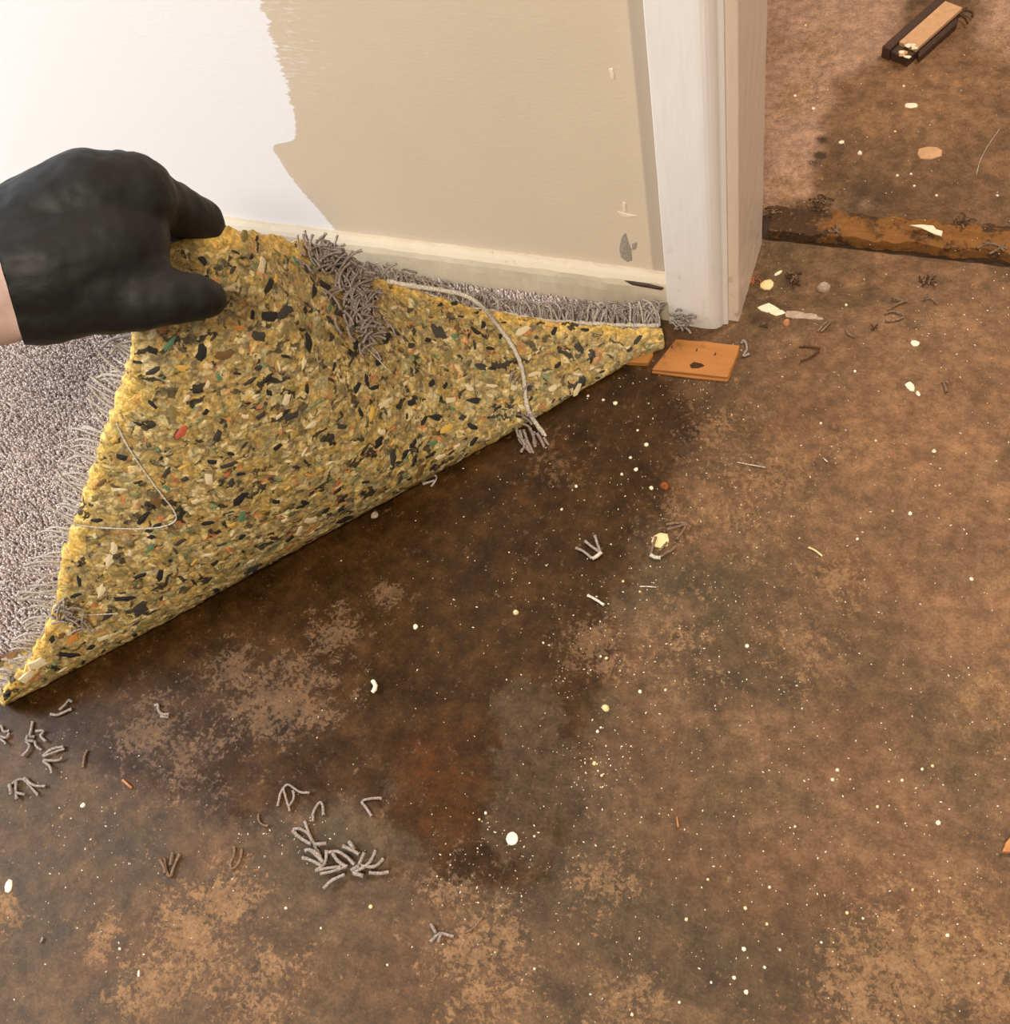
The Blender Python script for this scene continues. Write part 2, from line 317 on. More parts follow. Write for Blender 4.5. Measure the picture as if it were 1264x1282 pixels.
# ------------------------------------------------------------------ walls, casing, jamb, base
def prism(name, prof, z0, z1, mat, parent=None, smooth=False, nz=1, rag=0, seed=0):
    v, f = [], []; n = len(prof)
    for k in range(nz + 1):
        z = z0 + (z1 - z0) * (k / nz) ** 2
        for i, (x, y) in enumerate(prof):
            dz = rag * abs(mnoise.noise((x * 130 + seed, y * 130, 1))) if k == 0 else 0
            j = rag * .05 * mnoise.noise((x * 90, y * 90 + seed, z * 45)) if rag else 0
            v.append((x + j, y + j, z + dz))
    for k in range(nz):
        for i in range(n): a = k * n; f.append((a + i, a + (i + 1) % n, a + n + (i + 1) % n, a + n + i))
    f.append(tuple(range(n - 1, -1, -1))); f.append(tuple(range(nz * n, nz * n + n)))
    o = link(name, mesh(name, v, f), mat, parent, smooth); return o
wl = prism('wall_back', [(-3, 0), (-3, .103), (.02, .103), (.02, 0)], .0, 2.45, M['wall']); tag(wl, 'painted wall, fresh white coat on one side and beige on the other', 'wall', kind='structure')
wr = prism('wall_right', [(.93, 0), (.93, .103), (3, .103), (3, 0)], 0, 2.45, M['casing']); tag(wr, 'wall on the far side of the doorway', 'wall', kind='structure')
cp = [(0, .0005), (0, -.0155), (.0012, -.0170)] + [(.002 + .036 * k / 6, -.0170) for k in range(1, 7)]
cp += [(.038 + .0145 * math.sin(a), -.0170 + .0085 * (1 - math.cos(a))) for a in (.25, .5, .75, 1.0, 1.25, 1.45)]
cp += [(.0535, -.0085), (.0570, -.0080), (.0570, .0005)]
cas = prism('trim_1', cp, .0, 2.1, M['casing'], nz=60, rag=.004, seed=2); tag(cas, 'white painted door casing with chipped edges beside the beige wall', 'door casing', kind='structure')
jp = [(.018, .0005), (.0562, .0005), (.0562, -.0030)] + [(.0575 + .0085 * k / 2, -.0030) for k in (1,)] + [(.0655, -.0030), (.0663, -.0022)] + [(.0663, -.002 + .104 * k / 16) for k in range(1, 17)] + [(.018, .102)]
jam = prism('trim_2', jp, .0, 2.1, M['jamb'], nz=60, rag=.009, seed=9); tag(jam, 'cream door jamb with a ragged rotten foot', 'door jamb', kind='structure')
mir = [(.93 + .0 + (.066 - x) + .0, y) for x, y in jp][::-1]; jam2 = prism('trim_3', [(x - .05, y) for x, y in mir], 0, 2.1, M['jamb']); tag(jam2, 'cream door jamb on the opposite side of the doorway', 'door jamb', kind='structure')
# baseboard: low rounded strip, swept along the wall
bp = [(0.0, .0555), (-.0035, .0550), (-.0080, .0528), (-.0112, .0490), (-.0128, .0430), (-.0132, .034), (-.0132, .0), (0, 0)]
v, f = [], []; bx = lin(-3, -.72, .2) + lin(-.715, -.0005, .006)
for x in bx:
    for i, (y, z) in enumerate(bp):
        j = mnoise.noise((x * 38, i * .6, 0)) * .0011 + mnoise.noise((x * 190, i * 1.7, 2)) * .0006
        v.append((x, y + (j if 0 < i < 6 else 0), z + (j if i < 5 else 0)))
n = len(bp)
for k in range(len(bx) - 1):
    for i in range(n): f.append((k * n + i, (k + 1) * n + i, (k + 1) * n + (i + 1) % n, k * n + (i + 1) % n))
f += [tuple(range(n)), tuple(range((len(bx) - 1) * n + n - 1, (len(bx) - 1) * n - 1, -1))]
bb = link('baseboard_back', mesh('baseboard', v, f), M['base'], smooth=False); tag(bb, 'low cream baseboard strip under the wall', 'baseboard', kind='structure')
def blob_plate(name, pts3, nrm, th, mat, parent=None, dome=.6):
    """thin irregular flake: outline points, thickness th along nrm, raised middle"""
    nrm = Vector(nrm); P = [Vector(p) for p in pts3]; c = sum(P, Vector()) / len(P); k = len(P)
    v = P + [p + nrm * th * .8 for p in [c + (q - c) * .93 for q in P]] + [c + (q - c) * .5 + nrm * th * (1 + dome) for q in P] + [c + nrm * th * (1 + dome)]
    f = []
    for i in range(k):
        j = (i + 1) % k
        f += [(i, j, k + j, k + i), (k + i, k + j, 2 * k + j, 2 * k + i), (2 * k + i, 2 * k + j, 3 * k)]
    f.append(tuple(range(k - 1, -1, -1)))
    o = link(name, mesh(name, v, f), mat, parent, False); bmf(o); return o
def bmf(o):
    b = bmesh.new(); b.from_mesh(o.data); bmesh.ops.recalc_face_normals(b, faces=b.faces); b.to_mesh(o.data); b.free()
def wpt(px, py, y=0.0): d = ray(px, py); return CP + d * ((y - CP.y) / d.y)
for nm, pts, mt in [('bare_patch', [(778, 296), (783, 291), (786, 302), (790, 312), (791, 326), (785, 328), (777, 322), (775, 312)], 'scar'),
                    ('bare_patch', [(791, 304), (797, 303), (796, 311), (791, 313)], 'scar'),
                    ('caulk_smear', [(772, 264), (780, 266), (787, 268), (797, 270), (788, 273), (778, 271)], 'caulk'),
                    ('caulk_smear', [(779, 252), (783, 254), (784, 265), (780, 266)], 'caulk'),
                    ('caulk_smear', [(762, 86), (767, 85), (769, 93), (769, 100), (765, 99)], 'caulk')]:
    o = blob_plate(nm, [wpt(px, py) for px, py in pts], (0, -1, 0), .0005, M[mt], wl, .2)
    o['label'] = 'grey bare plaster where paint has chipped off' if mt == 'scar' else 'cream smear of old caulk'
sl = blob_plate('split_sliver', [wpt(px, py, -.0125) for px, py in [(781, 351), (792, 352), (812, 355), (831, 360), (829, 363), (806, 359), (790, 356)]], (0, -1, .2), .0012, M['bark'], bb); sl['label'] = 'dark split in the wood'

# ------------------------------------------------------------------ rotten strip in the doorway
def rot_strip():
    root = empty('threshold_strip', (.07, .14, 0)); tag(root, 'rotten orange-brown wooden strip lying across the doorway', 'threshold')
    # two lengths of broken wood lying end to end, each with ragged edges
    for x0, x1, sd in ((.0690, .262, 3), (.248, .86, 8)):
        v, f = [], []; prof = [(0, 0), (.001, .005), (.006, .0085), (.014, .010), (.022, .0085), (.030, .006), (.036, .003), (.038, 0)]
        X_ = lin(x0, x1, .004); n = len(prof)
        for x in X_:
            w = mnoise.noise((x * 16, sd, 0)); h = .85 + .6 * mnoise.noise((x * 24, sd + 4, 1))
            for i, (y, z) in enumerate(prof):
                j = mnoise.noise((x * 110, i * 1.3, sd))
                v.append((x - .07 + (.008 * mnoise.noise((i * 1.9, sd, x)) if x in (X_[0], X_[-1]) and sd == 3 and x > .1 else 0), y + .119 - .14 + .006 * w + .0022 * j, max(-.008, .75 * z * h + .0024 * j - (.008 if i in (0, n - 1) else 0))))
        for k in range(len(X_) - 1):
            for i in range(n - 1): f.append((k * n + i, (k + 1) * n + i, (k + 1) * n + i + 1, k * n + i + 1))
            f.append((k * n + n - 1, (k + 1) * n + n - 1, (k + 1) * n, k * n))
        f += [tuple(range(n)), tuple(range((len(X_) - 1) * n, len(X_) * n))]
        o = link('rotten_wood', mesh('rotten_wood', v, f), M['rot'], root, False); bmf(o)
    return root
rot_strip()

# ------------------------------------------------------------------ folded carpet and pad
dF = Vector((.6782, .7349, 0)).normalized(); nF = Vector((.7349, -.6782, 0)).normalized()
ES = [0, .05, .12, .18, .24, .30, .38, .43, .52, .58, .66, .73, .83, .90, .95, 1]
EP = [(-.458, -.556, .030), (-.433, -.523, .05), (-.411, -.48, .085), (-.405, -.444, .12), (-.384, -.413, .155), (-.366, -.384, .19), (-.331, -.347, .245), (-.312, -.329, .28), (-.2937, -.2778, .328),
      (-.267, -.226, .30), (-.26, -.153, .21), (-.235, -.115, .13), (-.163, -.086, .07), (-.093, -.065, .040), (-.034, -.052, .028), (.004, -.042, .022)]
GS = [k / 16 for k in range(17)]
GP = [(-.4996, -.5433), (-.4646, -.5187), (-.4326, -.4908), (-.4017, -.4614), (-.372, -.4303), (-.3427, -.3977), (-.3135, -.3644), (-.2841, -.3308), (-.2535, -.2977), (-.2217, -.2655), (-.1885, -.2339), (-.1556, -.2011),
      (-.1231, -.1673), (-.0913, -.1308), (-.0596, -.0931), (-.0300, -.0580), (-.0100, -.0390)]
EPa, GPa = np.array(EP), np.array(GP)
def smooth_tab(tab_s, tab, s, w=.018):
    ks = np.linspace(-1, 1, 7); ws = np.exp(-ks * ks * 2); ws /= ws.sum()
    return sum(wk * np.array([np.interp(min(1, max(0, s + k * w)), tab_s, tab[:, c]) for c in range(tab.shape[1])]) for k, wk in zip(ks, ws))
NS, NV = 190, 84
def sheet_curve(s):
    g = smooth_tab(GS, GPa, s, .03); G = np.array([g[0], g[1], 0.0]); E_ = smooth_tab(ES, EPa, s)
    L = np.linalg.norm(E_ - G); n3 = np.array(nF)
    P1 = G + n3 * (.028 + .12 * L); P2 = .5 * G + .5 * E_ + n3 * (.012 + .16 * L) + np.array([0, 0, -.02 * L])
    t = np.linspace(0, 1, NV)[:, None]
    c = (1 - t) ** 3 * G + 3 * (1 - t) ** 2 * t * P1 + 3 * (1 - t) * t * t * P2 + t ** 3 * E_
    back = [G - n3 * b * min(1, .06 + (-.03 - G[1]) * 4) for b in (.10, .06, .03)]
    return np.vstack([back, c])
SS = np.linspace(0, 1, NS); S3 = np.array([sheet_curve(s) for s in SS]); NV2 = S3.shape[1]
def grid_normals(S):
    du = np.gradient(S, axis=0); dv = np.gradient(S, axis=1); N = np.cross(du, dv); N /= np.linalg.norm(N, axis=2, keepdims=True) + 1e-12
    return N
N3 = grid_normals(S3)
if N3[NS // 2, NV2 // 2] @ np.array(CP - Vector(S3[NS // 2, NV2 // 2])) < 0: N3 = -N3
# rest coordinates (sheet laid flat) for the foam pattern
U_ = (S3 - S3[0, 3]) @ np.array(dF); dP = np.diff(S3, axis=1); dPp = dP - (dP @ np.array(dF))[..., None] * np.array(dF)
Wd = np.concatenate([np.zeros((NS, 1)), np.cumsum(np.linalg.norm(dPp, axis=2), axis=1)], 1)
Lr = np.concatenate([np.zeros((NS, 1)), np.cumsum(np.linalg.norm(dP, axis=2), axis=1)], 1); DE = Lr[:, -1:] - Lr
# lumps on the foam, ragged rim
def lump(u, w): return .0011 * mnoise.noise((u * 95, w * 130, 0)) + .0007 * mnoise.noise((u * 240, w * 300, 5))
OUT = S3.copy(); RUFF = .0
for i in range(NS):
    rag = .006 * mnoise.noise((SS[i] * 70, 2, 0)) + .0045 * mnoise.noise((SS[i] * 150, 7, 0))
    for j in range(NV2):
        a = lump(U_[i, j], Wd[i, j]); k = math.exp(-DE[i, j] / .012)
        tv = S3[i, j] - S3[i, max(0, j - 1)]; tl = np.linalg.norm(tv) + 1e-9
        OUT[i, j] += N3[i, j] * (a * (1 + k) - .0035 * k * k) + tv / tl * rag * k
PADT = .0075
def build_sheet(name, top, N, th0, th1, mat, parent, i0=0, i1=NS, j0=0, j1=None):
    j1 = j1 or NV2; T = top[i0:i1, j0:j1] - N[i0:i1, j0:j1] * th0; Bm = top[i0:i1, j0:j1] - N[i0:i1, j0:j1] * th1
    a, b = T.shape[:2]; mids = [T, Bm]
    v = np.vstack([T.reshape(-1, 3), Bm.reshape(-1, 3)]); I = np.arange(a * b).reshape(a, b); J = I + a * b; f = []
    for i in range(a - 1):
        for j in range(b - 1):
            f.append((I[i, j], I[i + 1, j], I[i + 1, j + 1], I[i, j + 1])); f.append((J[i, j + 1], J[i + 1, j + 1], J[i + 1, j], J[i, j]))
    for i in range(a - 1): f.append((I[i, b - 1], I[i + 1, b - 1], J[i + 1, b - 1], J[i, b - 1])); f.append((I[i + 1, 0], I[i, 0], J[i, 0], J[i + 1, 0]))
    for j in range(b - 1): f.append((I[0, j], I[0, j + 1], J[0, j + 1], J[0, j])); f.append((I[a - 1, j + 1], I[a - 1, j], J[a - 1, j], J[a - 1, j + 1]))
    me = mesh(name, v, [tuple(int(x) for x in q) for q in f])
    ax3 = np.stack([np.array(dF), np.array((0, 0, 1.)), np.array(nF)], 1); rest = v @ ax3
    A_ = me.attributes.new('rest', 'FLOAT_VECTOR', 'POINT'); A_.data.foreach_set('vector', rest.astype(np.float32).ravel())
    ed = np.exp(-DE[i0:i1, j0:j1] / .042).reshape(-1); A_ = me.attributes.new('edge', 'FLOAT', 'POINT'); A_.data.foreach_set('value', np.concatenate([ed, ed]).astype(np.float32))
    o = link(name, me, mat, parent); bmf(o); return o
pad = empty('carpet_pad', (-.25, -.3, 0)); tag(pad, 'yellow speckled foam carpet pad folded back to show its underside', 'carpet pad')
def child(o, root): o.parent = root; o.matrix_parent_inverse = Matrix.Translation(-root.location); return o
ps = child(build_sheet('foam_sheet', OUT, N3, 0, PADT, M['pad'], None), pad)
bvh = BVHTree.FromPolygons([tuple(v.co) for v in ps.data.vertices], [tuple(p.vertices) for p in ps.data.polygons])
def onpad(px, py, lift=.0):
    d = ray(px, py); h = bvh.ray_cast(CP, d)
    return (h[0] - d * lift) if h[0] is not None else None
# flat part of the pad under the flat carpet
def slab(name, pts, z0, z1, mat, root):
    v = [(x, y, z0) for x, y in pts] + [(x, y, z1) for x, y in pts]; n = len(pts)
    f = [tuple(range(n - 1, -1, -1)), tuple(range(n, 2 * n))] + [(i, (i + 1) % n, n + (i + 1) % n, n + i) for i in range(n)]
    return child(link(name, mesh(name, v, f), mat, None, False), root)
Gl = [tuple(np.array(g) - np.array(nF)[:2] * .02) for g in GP]
flat = [(-1.6, Gl[0][1] + .01)] + Gl + [(-.012, -.0165), (-1.6, -.0165)]
slab('flat_foam_sheet', flat, .0, PADT, M['pad'], pad)

# foam chips bonded in the pad, the ones that show largest
chip_meshes = {}
def chip_mesh(col, k):
    if (col, k) in chip_meshes: return chip_meshes[(col, k)]
    rnd = random.Random(k * 31 + 5); m = rnd.randint(8, 11); el = rnd.uniform(.4, .85); P = []
    for i in range(m): a = 2 * math.pi * i / m; r = rnd.uniform(.55, 1.2); P.append((r * math.cos(a), r * el * math.sin(a)))
    v = [(x, y, -.35) for x, y in P] + [(x * .9, y * .9, .12) for x, y in P] + [(0, 0, .24)]
    f = [(i, (i + 1) % m, m + (i + 1) % m, m + i) for i in range(m)] + [(m + i, m + (i + 1) % m, 2 * m) for i in range(m)]
    me = mesh('foam_chip', v, f); me.materials.append(M['chip_' + col]); chip_meshes[(col, k)] = me; return me
ar = np.linalg.norm(np.cross(np.diff(S3, axis=0)[:, :-1], np.diff(S3, axis=1)[:-1]), axis=2); ar[:, :6] = 0
cum = np.cumsum(ar.ravel()); cols = ['black'] * 36 + ['charcoal'] * 20 + ['cream'] * 20 + ['olive'] * 9 + ['green'] * 5 + ['yellow'] * 6 + ['orange'] * 2 + ['red'] * 1 + ['brown'] * 5
made = 0; placed = []
while made < 300:
    k = int(np.searchsorted(cum, random.random() * cum[-1])); i, j = divmod(k, ar.shape[1]); i, j = min(i, NS - 2), min(j, NV2 - 2)
    if DE[i, j] < .006: continue
    p = OUT[i, j]; size = random.choice((.0032, .0038, .0045, .0054, .0066, .0082))
    nr = N3[i, j]
    if Vector(nr).dot((CP - Vector(p)).normalized()) < .22: continue
    if any((p - q) @ (p - q) < (r + size * .8) ** 2 for q, r in placed): continue
    placed.append((p, size)); me = chip_mesh(random.choice(cols), random.randrange(10)); o = bpy.data.objects.new('foam_chip', me); COL.objects.link(o); o.parent = pad
    z = Vector(nr); x = (dF - z * dF.dot(z)).normalized(); y = z.cross(x); a = random.gauss(0, .7); xx = x * math.cos(a) + y * math.sin(a); yy = z.cross(xx)
    hz = min(size, .004)
    R_ = Matrix((xx * size * 1.25, yy * size, z * hz)).transposed().to_4x4(); o.matrix_local = Matrix.Translation(Vector(p) - pad.location) @ R_; made += 1

# ---- carpet
carpet = empty('carpet', (-.3, -.2, 0)); tag(carpet, 'mauve-grey cut pile carpet peeled back with frayed edges', 'carpet')
child(build_sheet('folded_backing', S3, N3, PADT + .0002, PADT + .0045, M['back'], None, j0=6), carpet)
slab('flat_backing', [(x - .004, y) for x, y in flat], PADT, PADT + .004, M['back'], carpet)
def pile():
    sp = .0027; gx = np.arange(-.86, .0, sp); gy = np.arange(-.58, -.016, sp * .9); PX, PY = np.meshgrid(gx, gy); PX = PX + (np.arange(len(gy)) % 2)[:, None] * sp / 2
    P = np.stack([PX.ravel(), PY.ravel()], -1) + np.random.normal(0, .0006, (PX.size, 2))
    a, b = np.array(GP[0]) - np.array(nF)[:2] * .012, np.array(GP[-1]) - np.array(nF)[:2] * .012
    sd = (P - a) @ np.array(nF)[:2]; P = P[(sd < -.002) & (P[:, 1] > a[1])]; P = P[(P[:, 1] < -.018)]
    N = len(P); z0 = PADT + .0035; lean = np.random.normal(0, .0011, (N, 2)); hgt = .0075 + np.random.normal(0, .0012, N); rad = np.random.uniform(.0013, .0018, N); ph = np.random.uniform(0, 6.28, N)
    V = []
    for lev, (hf, rf, lf) in enumerate(((.3, .9, 0), (.75, 1.1, .6), (1.0, .85, 1.0))):
        for k in range(3):
            an = ph + k * 2.0944 + lev * .7
            V.append(np.stack([P[:, 0] + lean[:, 0] * lf + rad * rf * np.cos(an), P[:, 1] + lean[:, 1] * lf + rad * rf * np.sin(an), z0 + hgt * hf], -1))
    V = np.stack(V, 1); Fs = []
    for lv in range(2):
        for k in range(3): Fs.append((lv * 3 + k, lv * 3 + (k + 1) % 3, lv * 3 + 3 + (k + 1) % 3)); Fs.append((lv * 3 + k, lv * 3 + 3 + (k + 1) % 3, lv * 3 + 3 + k))
    Fs.append((6, 7, 8)); Fs = np.array(Fs); Fa = (Fs[None] + (np.arange(N) * 9)[:, None, None]).reshape(-1, 3)
    me = bpy.data.meshes.new('pile'); me.vertices.add(N * 9); me.vertices.foreach_set('co', V.astype(np.float32).ravel()); me.loops.add(len(Fa) * 3); me.loops.foreach_set('vertex_index', Fa.astype(np.int32).ravel())
    me.polygons.add(len(Fa)); me.polygons.foreach_set('loop_start', np.arange(0, len(Fa) * 3, 3, dtype=np.int32)); me.update(calc_edges=True); me.validate()
    A_ = me.attributes.new('tint', 'FLOAT', 'POINT'); A_.data.foreach_set('value', np.repeat(np.clip(np.random.normal(.5, .25, N), 0, 1), 9).astype(np.float32))
    o = child(link('pile', me, M['pile']), carpet); o['kind'] = 'stuff'
pile()

def tube(name, pts, r, mat, parent=None, sides=6, taper=1.18, sub=3, wob=.3):
    """a yarn: smoothed polyline with a round, slightly lumpy section"""
    P = [Vector(p) for p in pts]
    for _ in range(2 if sub > 2 else 1):
        if len(P) < 3: break
        Q = [P[0]]
        for a, b in zip(P, P[1:]): Q += [a.lerp(b, .25), a.lerp(b, .75)]
        P = Q + [P[-1]]
    v, f = [], []; up = Vector((0.13, .2, 1)); sd = random.random() * 50
    for i, p in enumerate(P):
        tg = (P[min(i + 1, len(P) - 1)] - P[max(i - 1, 0)]).normalized(); a = tg.cross(up)
        if a.length < 1e-4: a = tg.cross(Vector((1, 0, 0)))
        a.normalize(); b = tg.cross(a); t = i / (len(P) - 1); rr = r * (taper + (1 - taper) * min(1, 4 * min(t, 1 - t)))
        for k in range(sides):
            an = 2 * math.pi * k / sides + i * .5; w = rr * (1 + wob * mnoise.noise((i * .9 + sd, k * 1.7, 0))); v.append(p + (a * math.cos(an) + b * math.sin(an)) * w)
    for i in range(len(P) - 1):
        for k in range(sides): f.append((i * sides + k, i * sides + (k + 1) % sides, (i + 1) * sides + (k + 1) % sides, (i + 1) * sides + k))
    f += [tuple(range(sides - 1, -1, -1)), tuple(range((len(P) - 1) * sides, len(P) * sides))]
    return link(name, mesh(name, v, f), mat, parent)
# frayed yarns along the two cut edges of the folded part
def edge_frame(s):
    i = min(NS - 2, max(1, int(s * (NS - 1)))); e = Vector(S3[i, -1]); tan = (Vector(S3[i + 1, -1]) - Vector(S3[i - 1, -1])).normalized(); nr = Vector(N3[i, -1]); o = tan.cross(nr)
    if o.dot(Vector(S3[i, -1] - S3[i, -12])) < 0: o = -o
    return e, tan, nr, o.normalized()
for k in range(96):
    s = .01 + .43 * k / 95; e, tg, nr, o = edge_frame(s); L = random.uniform(.018, .034) * (1.1 if s > .1 else .8); b = e - nr * (PADT + .003) - o * .004
    sw = random.gauss(-.15, .35); dn = Vector((0, 0, -1))
    pts = [b, b + o * L * .4 + tg * L * sw * .2 + dn * .001, b + o * L * .75 + tg * L * sw * .5 - nr * .002 + dn * .003, b + o * L + tg * L * sw - nr * .003 + dn * .006]
    child(tube('fringe_strand', pts, random.uniform(.0009, .0015), M['yarn_light'], sides=5), carpet)
for k in range(250):
    s = .69 + .31 * (k + random.random() * .5) / 250; e, tg, nr, o = edge_frame(s); L = random.uniform(.014, .024); b = e - nr * (PADT + random.uniform(.001, .010)) - o * .001 + Vector((0, .004, 0))
    sw = random.gauss(0, .4); up = Vector((0, 0, 1))
    cu = random.gauss(0, .25); pts = [b, b + o * L * .35 + up * L * .2 + tg * L * sw * .3, b + o * L * .6 + up * L * .42 - nr * L * .1 + tg * L * (sw + cu) * .7, b + o * L * .7 + up * L * .5 - nr * L * .3 + tg * L * (sw - cu)]
    child(tube('edge_tuft', pts, random.uniform(.0009, .0013), M['yarn'] if random.random() < .55 else M['yarn_light'], sides=5), carpet)
strip = []
for k in range(90):
    e, tg, nr, o = edge_frame(.70 + .297 * k / 89); strip.append(e - nr * (PADT + .0015) + o * (.0022 + .0012 * mnoise.noise((k * .8, 0, 0))) + Vector((0, 0, .0008 * mnoise.noise((k * 1.3, 4, 0)))))
be = child(tube('latex_edge', strip, .0021, M['thread'], sides=7, sub=1, wob=.8), carpet); be['label'] = 'frayed whitish latex backing along the cut edge'
def pad_bunch(path, nst, spread, L, mat, name='yarn_strand', rad=(.0009, .0014)):
    for k in range(nst):
        t = random.random() * (len(path) - 1); i = int(t); a, b = path[i], path[min(i + 1, len(path) - 1)]; u = t - i
        x, y = a[0] + (b[0] - a[0]) * u + random.gauss(0, spread), a[1] + (b[1] - a[1]) * u + random.gauss(0, spread)
        an = random.uniform(-2.6, .5); l = random.uniform(.6, 1) * L; lift = random.uniform(.001, .009); pts = []
        for q in (0, .35, .7, 1): 
            p = onpad(x + math.cos(an + q * .5) * l * q, y + math.sin(an + q * .5) * l * q, lift + .004 * q)
            if p is None:
                if not pts: break
                p = far(x + math.cos(an + q * .5) * l * q, y + math.sin(an + q * .5) * l * q, (pts[-1] - CP).length)
            pts.append(p)
        if len(pts) == 4: child(tube(name, pts, random.uniform(*rad), mat, sides=5), carpet)
pad_bunch([(384, 292), (405, 318), (428, 340), (440, 372)], 130, 12, 34, M['yarn'])
pad_bunch([(440, 372), (452, 400), (455, 425)], 60, 9, 30, M['yarn'])
pad_bunch([(66, 768), (92, 786)], 16, 7, 26, M['yarn'])
pad_bunch([(640, 470), (652, 520), (664, 548)], 8, 5, 20, M['yarn'])
for k in range(26):                          # the tassel curling round the foot of the casing
    b = at(848 + random.gauss(0, 8), 398 + random.gauss(0, 5), .018); d = Vector((random.uniform(.2, 1), random.uniform(-.8, .1), random.uniform(-.3, .8))).normalized() * random.uniform(.008, .014)
    child(tube('yarn_strand', [b, b + d * .6 + Vector((0, 0, .003)), b + d], .0011, M['yarn'], sides=5), carpet)

# loose threads hanging over the pad
def pad_thread(px, lift): 
    out = []
    for p in px:
        q = onpad(p[0], p[1], lift)
        out.append(q if q is not None else far(p[0], p[1], (out[-1] - CP).length if out else 1.0))
    return out
th = tube('backing_string', pad_thread([(484, 352), (512, 358), (545, 362), (580, 368), (603, 382), (620, 405), (640, 430), (652, 455), (657, 480), (658, 506), (666, 524), (678, 540), (690, 556)], .003), .0023, M['thread'], wob=.5)
tag(th, 'thick white backing cord trailing over the foam pad', 'cord')
tu = empty('yarn_tassel', at(668, 560, .03)); tag(tu, 'small grey yarn tassel hanging off the end of the white cord', 'yarn')
dB = (onpad(655, 525) - CP).length - .004
for pts in [[(646, 535), (650, 552), (660, 562)], [(650, 538), (656, 560), (668, 568)], [(655, 538), (664, 562), (672, 574)], [(663, 536), (672, 556), (676, 578)], [(672, 542), (682, 560), (686, 582)], [(680, 548), (690, 562), (690, 578)], [(656, 550), (662, 566), (680, 580)], [(648, 545), (658, 556), (652, 566)], [(668, 540), (668, 560), (684, 574)]]:
    o = child(tube('strand', [far(px, py, dB + random.uniform(-.005, .005)) for px, py in pts], .0016, M['yarn'], sides=5), tu)
th = tube('loose_thread', pad_thread([(146, 530), (156, 552), (170, 575), (188, 600), (206, 624), (219, 640), (222, 652), (205, 660), (180, 662), (150, 662), (115, 660), (85, 655)], .0022), .0007, M['thread'])
tag(th, 'thin pale thread looped in a V over the foam pad', 'thread')
th = tube('loose_thread', pad_thread([(104, 770), (130, 769), (148, 768)], .002), .0006, M['thread']); tag(th, 'short thin thread at the low end of the foam pad', 'thread')
th = tube('loose_thread', pad_thread([(452, 430), (470, 446), (486, 464)], .002), .0006, M['thread']); tag(th, 'short thin thread under the grey yarn bunch on the pad', 'thread')

# ------------------------------------------------------------------ gloved hand
def hand_mesh(name, segs, voxel, smooth):
    bm = bmesh.new()
    for (p0, r0), (p1, r1) in segs:
        d = p1 - p0; L = d.length; rot = d.to_track_quat('Z', 'Y').to_matrix().to_4x4(); K = 9; rings = []
        for k in range(K + 1):
            a = -math.pi / 2 + math.pi / 2 * k / K; rings.append((r0 * math.cos(a), r0 * math.sin(a)))
        for k in range(K + 1):
            a = math.pi / 2 * k / K; rings.append((r1 * math.cos(a), L + r1 * math.sin(a)))
        prev = None
        for rr, zz in rings:
            ring = [bm.verts.new(p0 + rot @ Vector((max(rr, 1e-5) * math.cos(t * math.pi / 10), max(rr, 1e-5) * math.sin(t * math.pi / 10), zz))) for t in range(20)]
            if prev:
                for t in range(20): bm.faces.new((prev[t], prev[(t + 1) % 20], ring[(t + 1) % 20], ring[t]))
            else: bm.faces.new(ring[::-1])
            prev = ring
        bm.faces.new(prev)
    me = bpy.data.meshes.new(name); bm.to_mesh(me); bm.free(); o = bpy.data.objects.new(name, me); COL.objects.link(o)
    r = o.modifiers.new('r', 'REMESH'); r.mode = 'VOXEL'; r.voxel_size = voxel; s = o.modifiers.new('s', 'SMOOTH'); s.iterations = smooth; s.factor = .5
    dg = bpy.context.evaluated_depsgraph_get(); me2 = bpy.data.meshes.new_from_object(o.evaluated_get(dg)); bpy.data.objects.remove(o); me2.name = name; return me2
DH = .85; PXM = DH / F
def hp(px, py, dd=0.0, r=20): return (far(px, py, DH + dd), r * PXM)
chains = [
    [hp(-20, 316, -.005, 54), hp(40, 290, -.008, 58), hp(110, 252, -.010, 58), hp(165, 246, -.006, 50)],      # back of hand, upper
    [hp(-20, 345, -.012, 62), hp(60, 335, -.018, 68), hp(130, 310, -.016, 64), hp(146, 300, -.010, 60)],       # palm middle
    [hp(-20, 372, -.008, 56), hp(50, 372, -.014, 54), hp(120, 360, -.020, 52), hp(165, 345, -.018, 46)],      # heel of the thumb
    [hp(165, 246, .000, 48), hp(206, 256, .022, 33), hp(250, 276, .056, 29), hp(268, 306, .080, 24), hp(258, 340, .080, 20)],   # index finger over the top, tip behind the pad
    [hp(150, 234, .020, 42), hp(196, 250, .050, 29), hp(232, 276, .070, 26), hp(240, 312, .078, 22), hp(226, 345, .072, 20)],    # middle
    [hp(128, 232, .040, 38), hp(172, 250, .070, 27), hp(204, 280, .088, 24), hp(210, 314, .094, 21), hp(196, 345, .086, 19)],    # ring
    [hp(100, 238, .058, 34), hp(138, 256, .076, 25), hp(166, 286, .084, 21), hp(166, 318, .084, 18)],                           # little
    [hp(100, 365, -.016, 50), hp(170, 372, -.024, 41), hp(212, 372, -.026, 33), hp(240, 372, -.022, 29), hp(259, 374, -.012, 23)],       # thumb in front of the pad
    [hp(70, 320, .02, 50), hp(120, 290, .035, 48)],
]
def segs(ch, k): return [((a[0], a[1] * k), (b[0], b[1] * k)) for c in ch for a, b in zip(c, c[1:])]
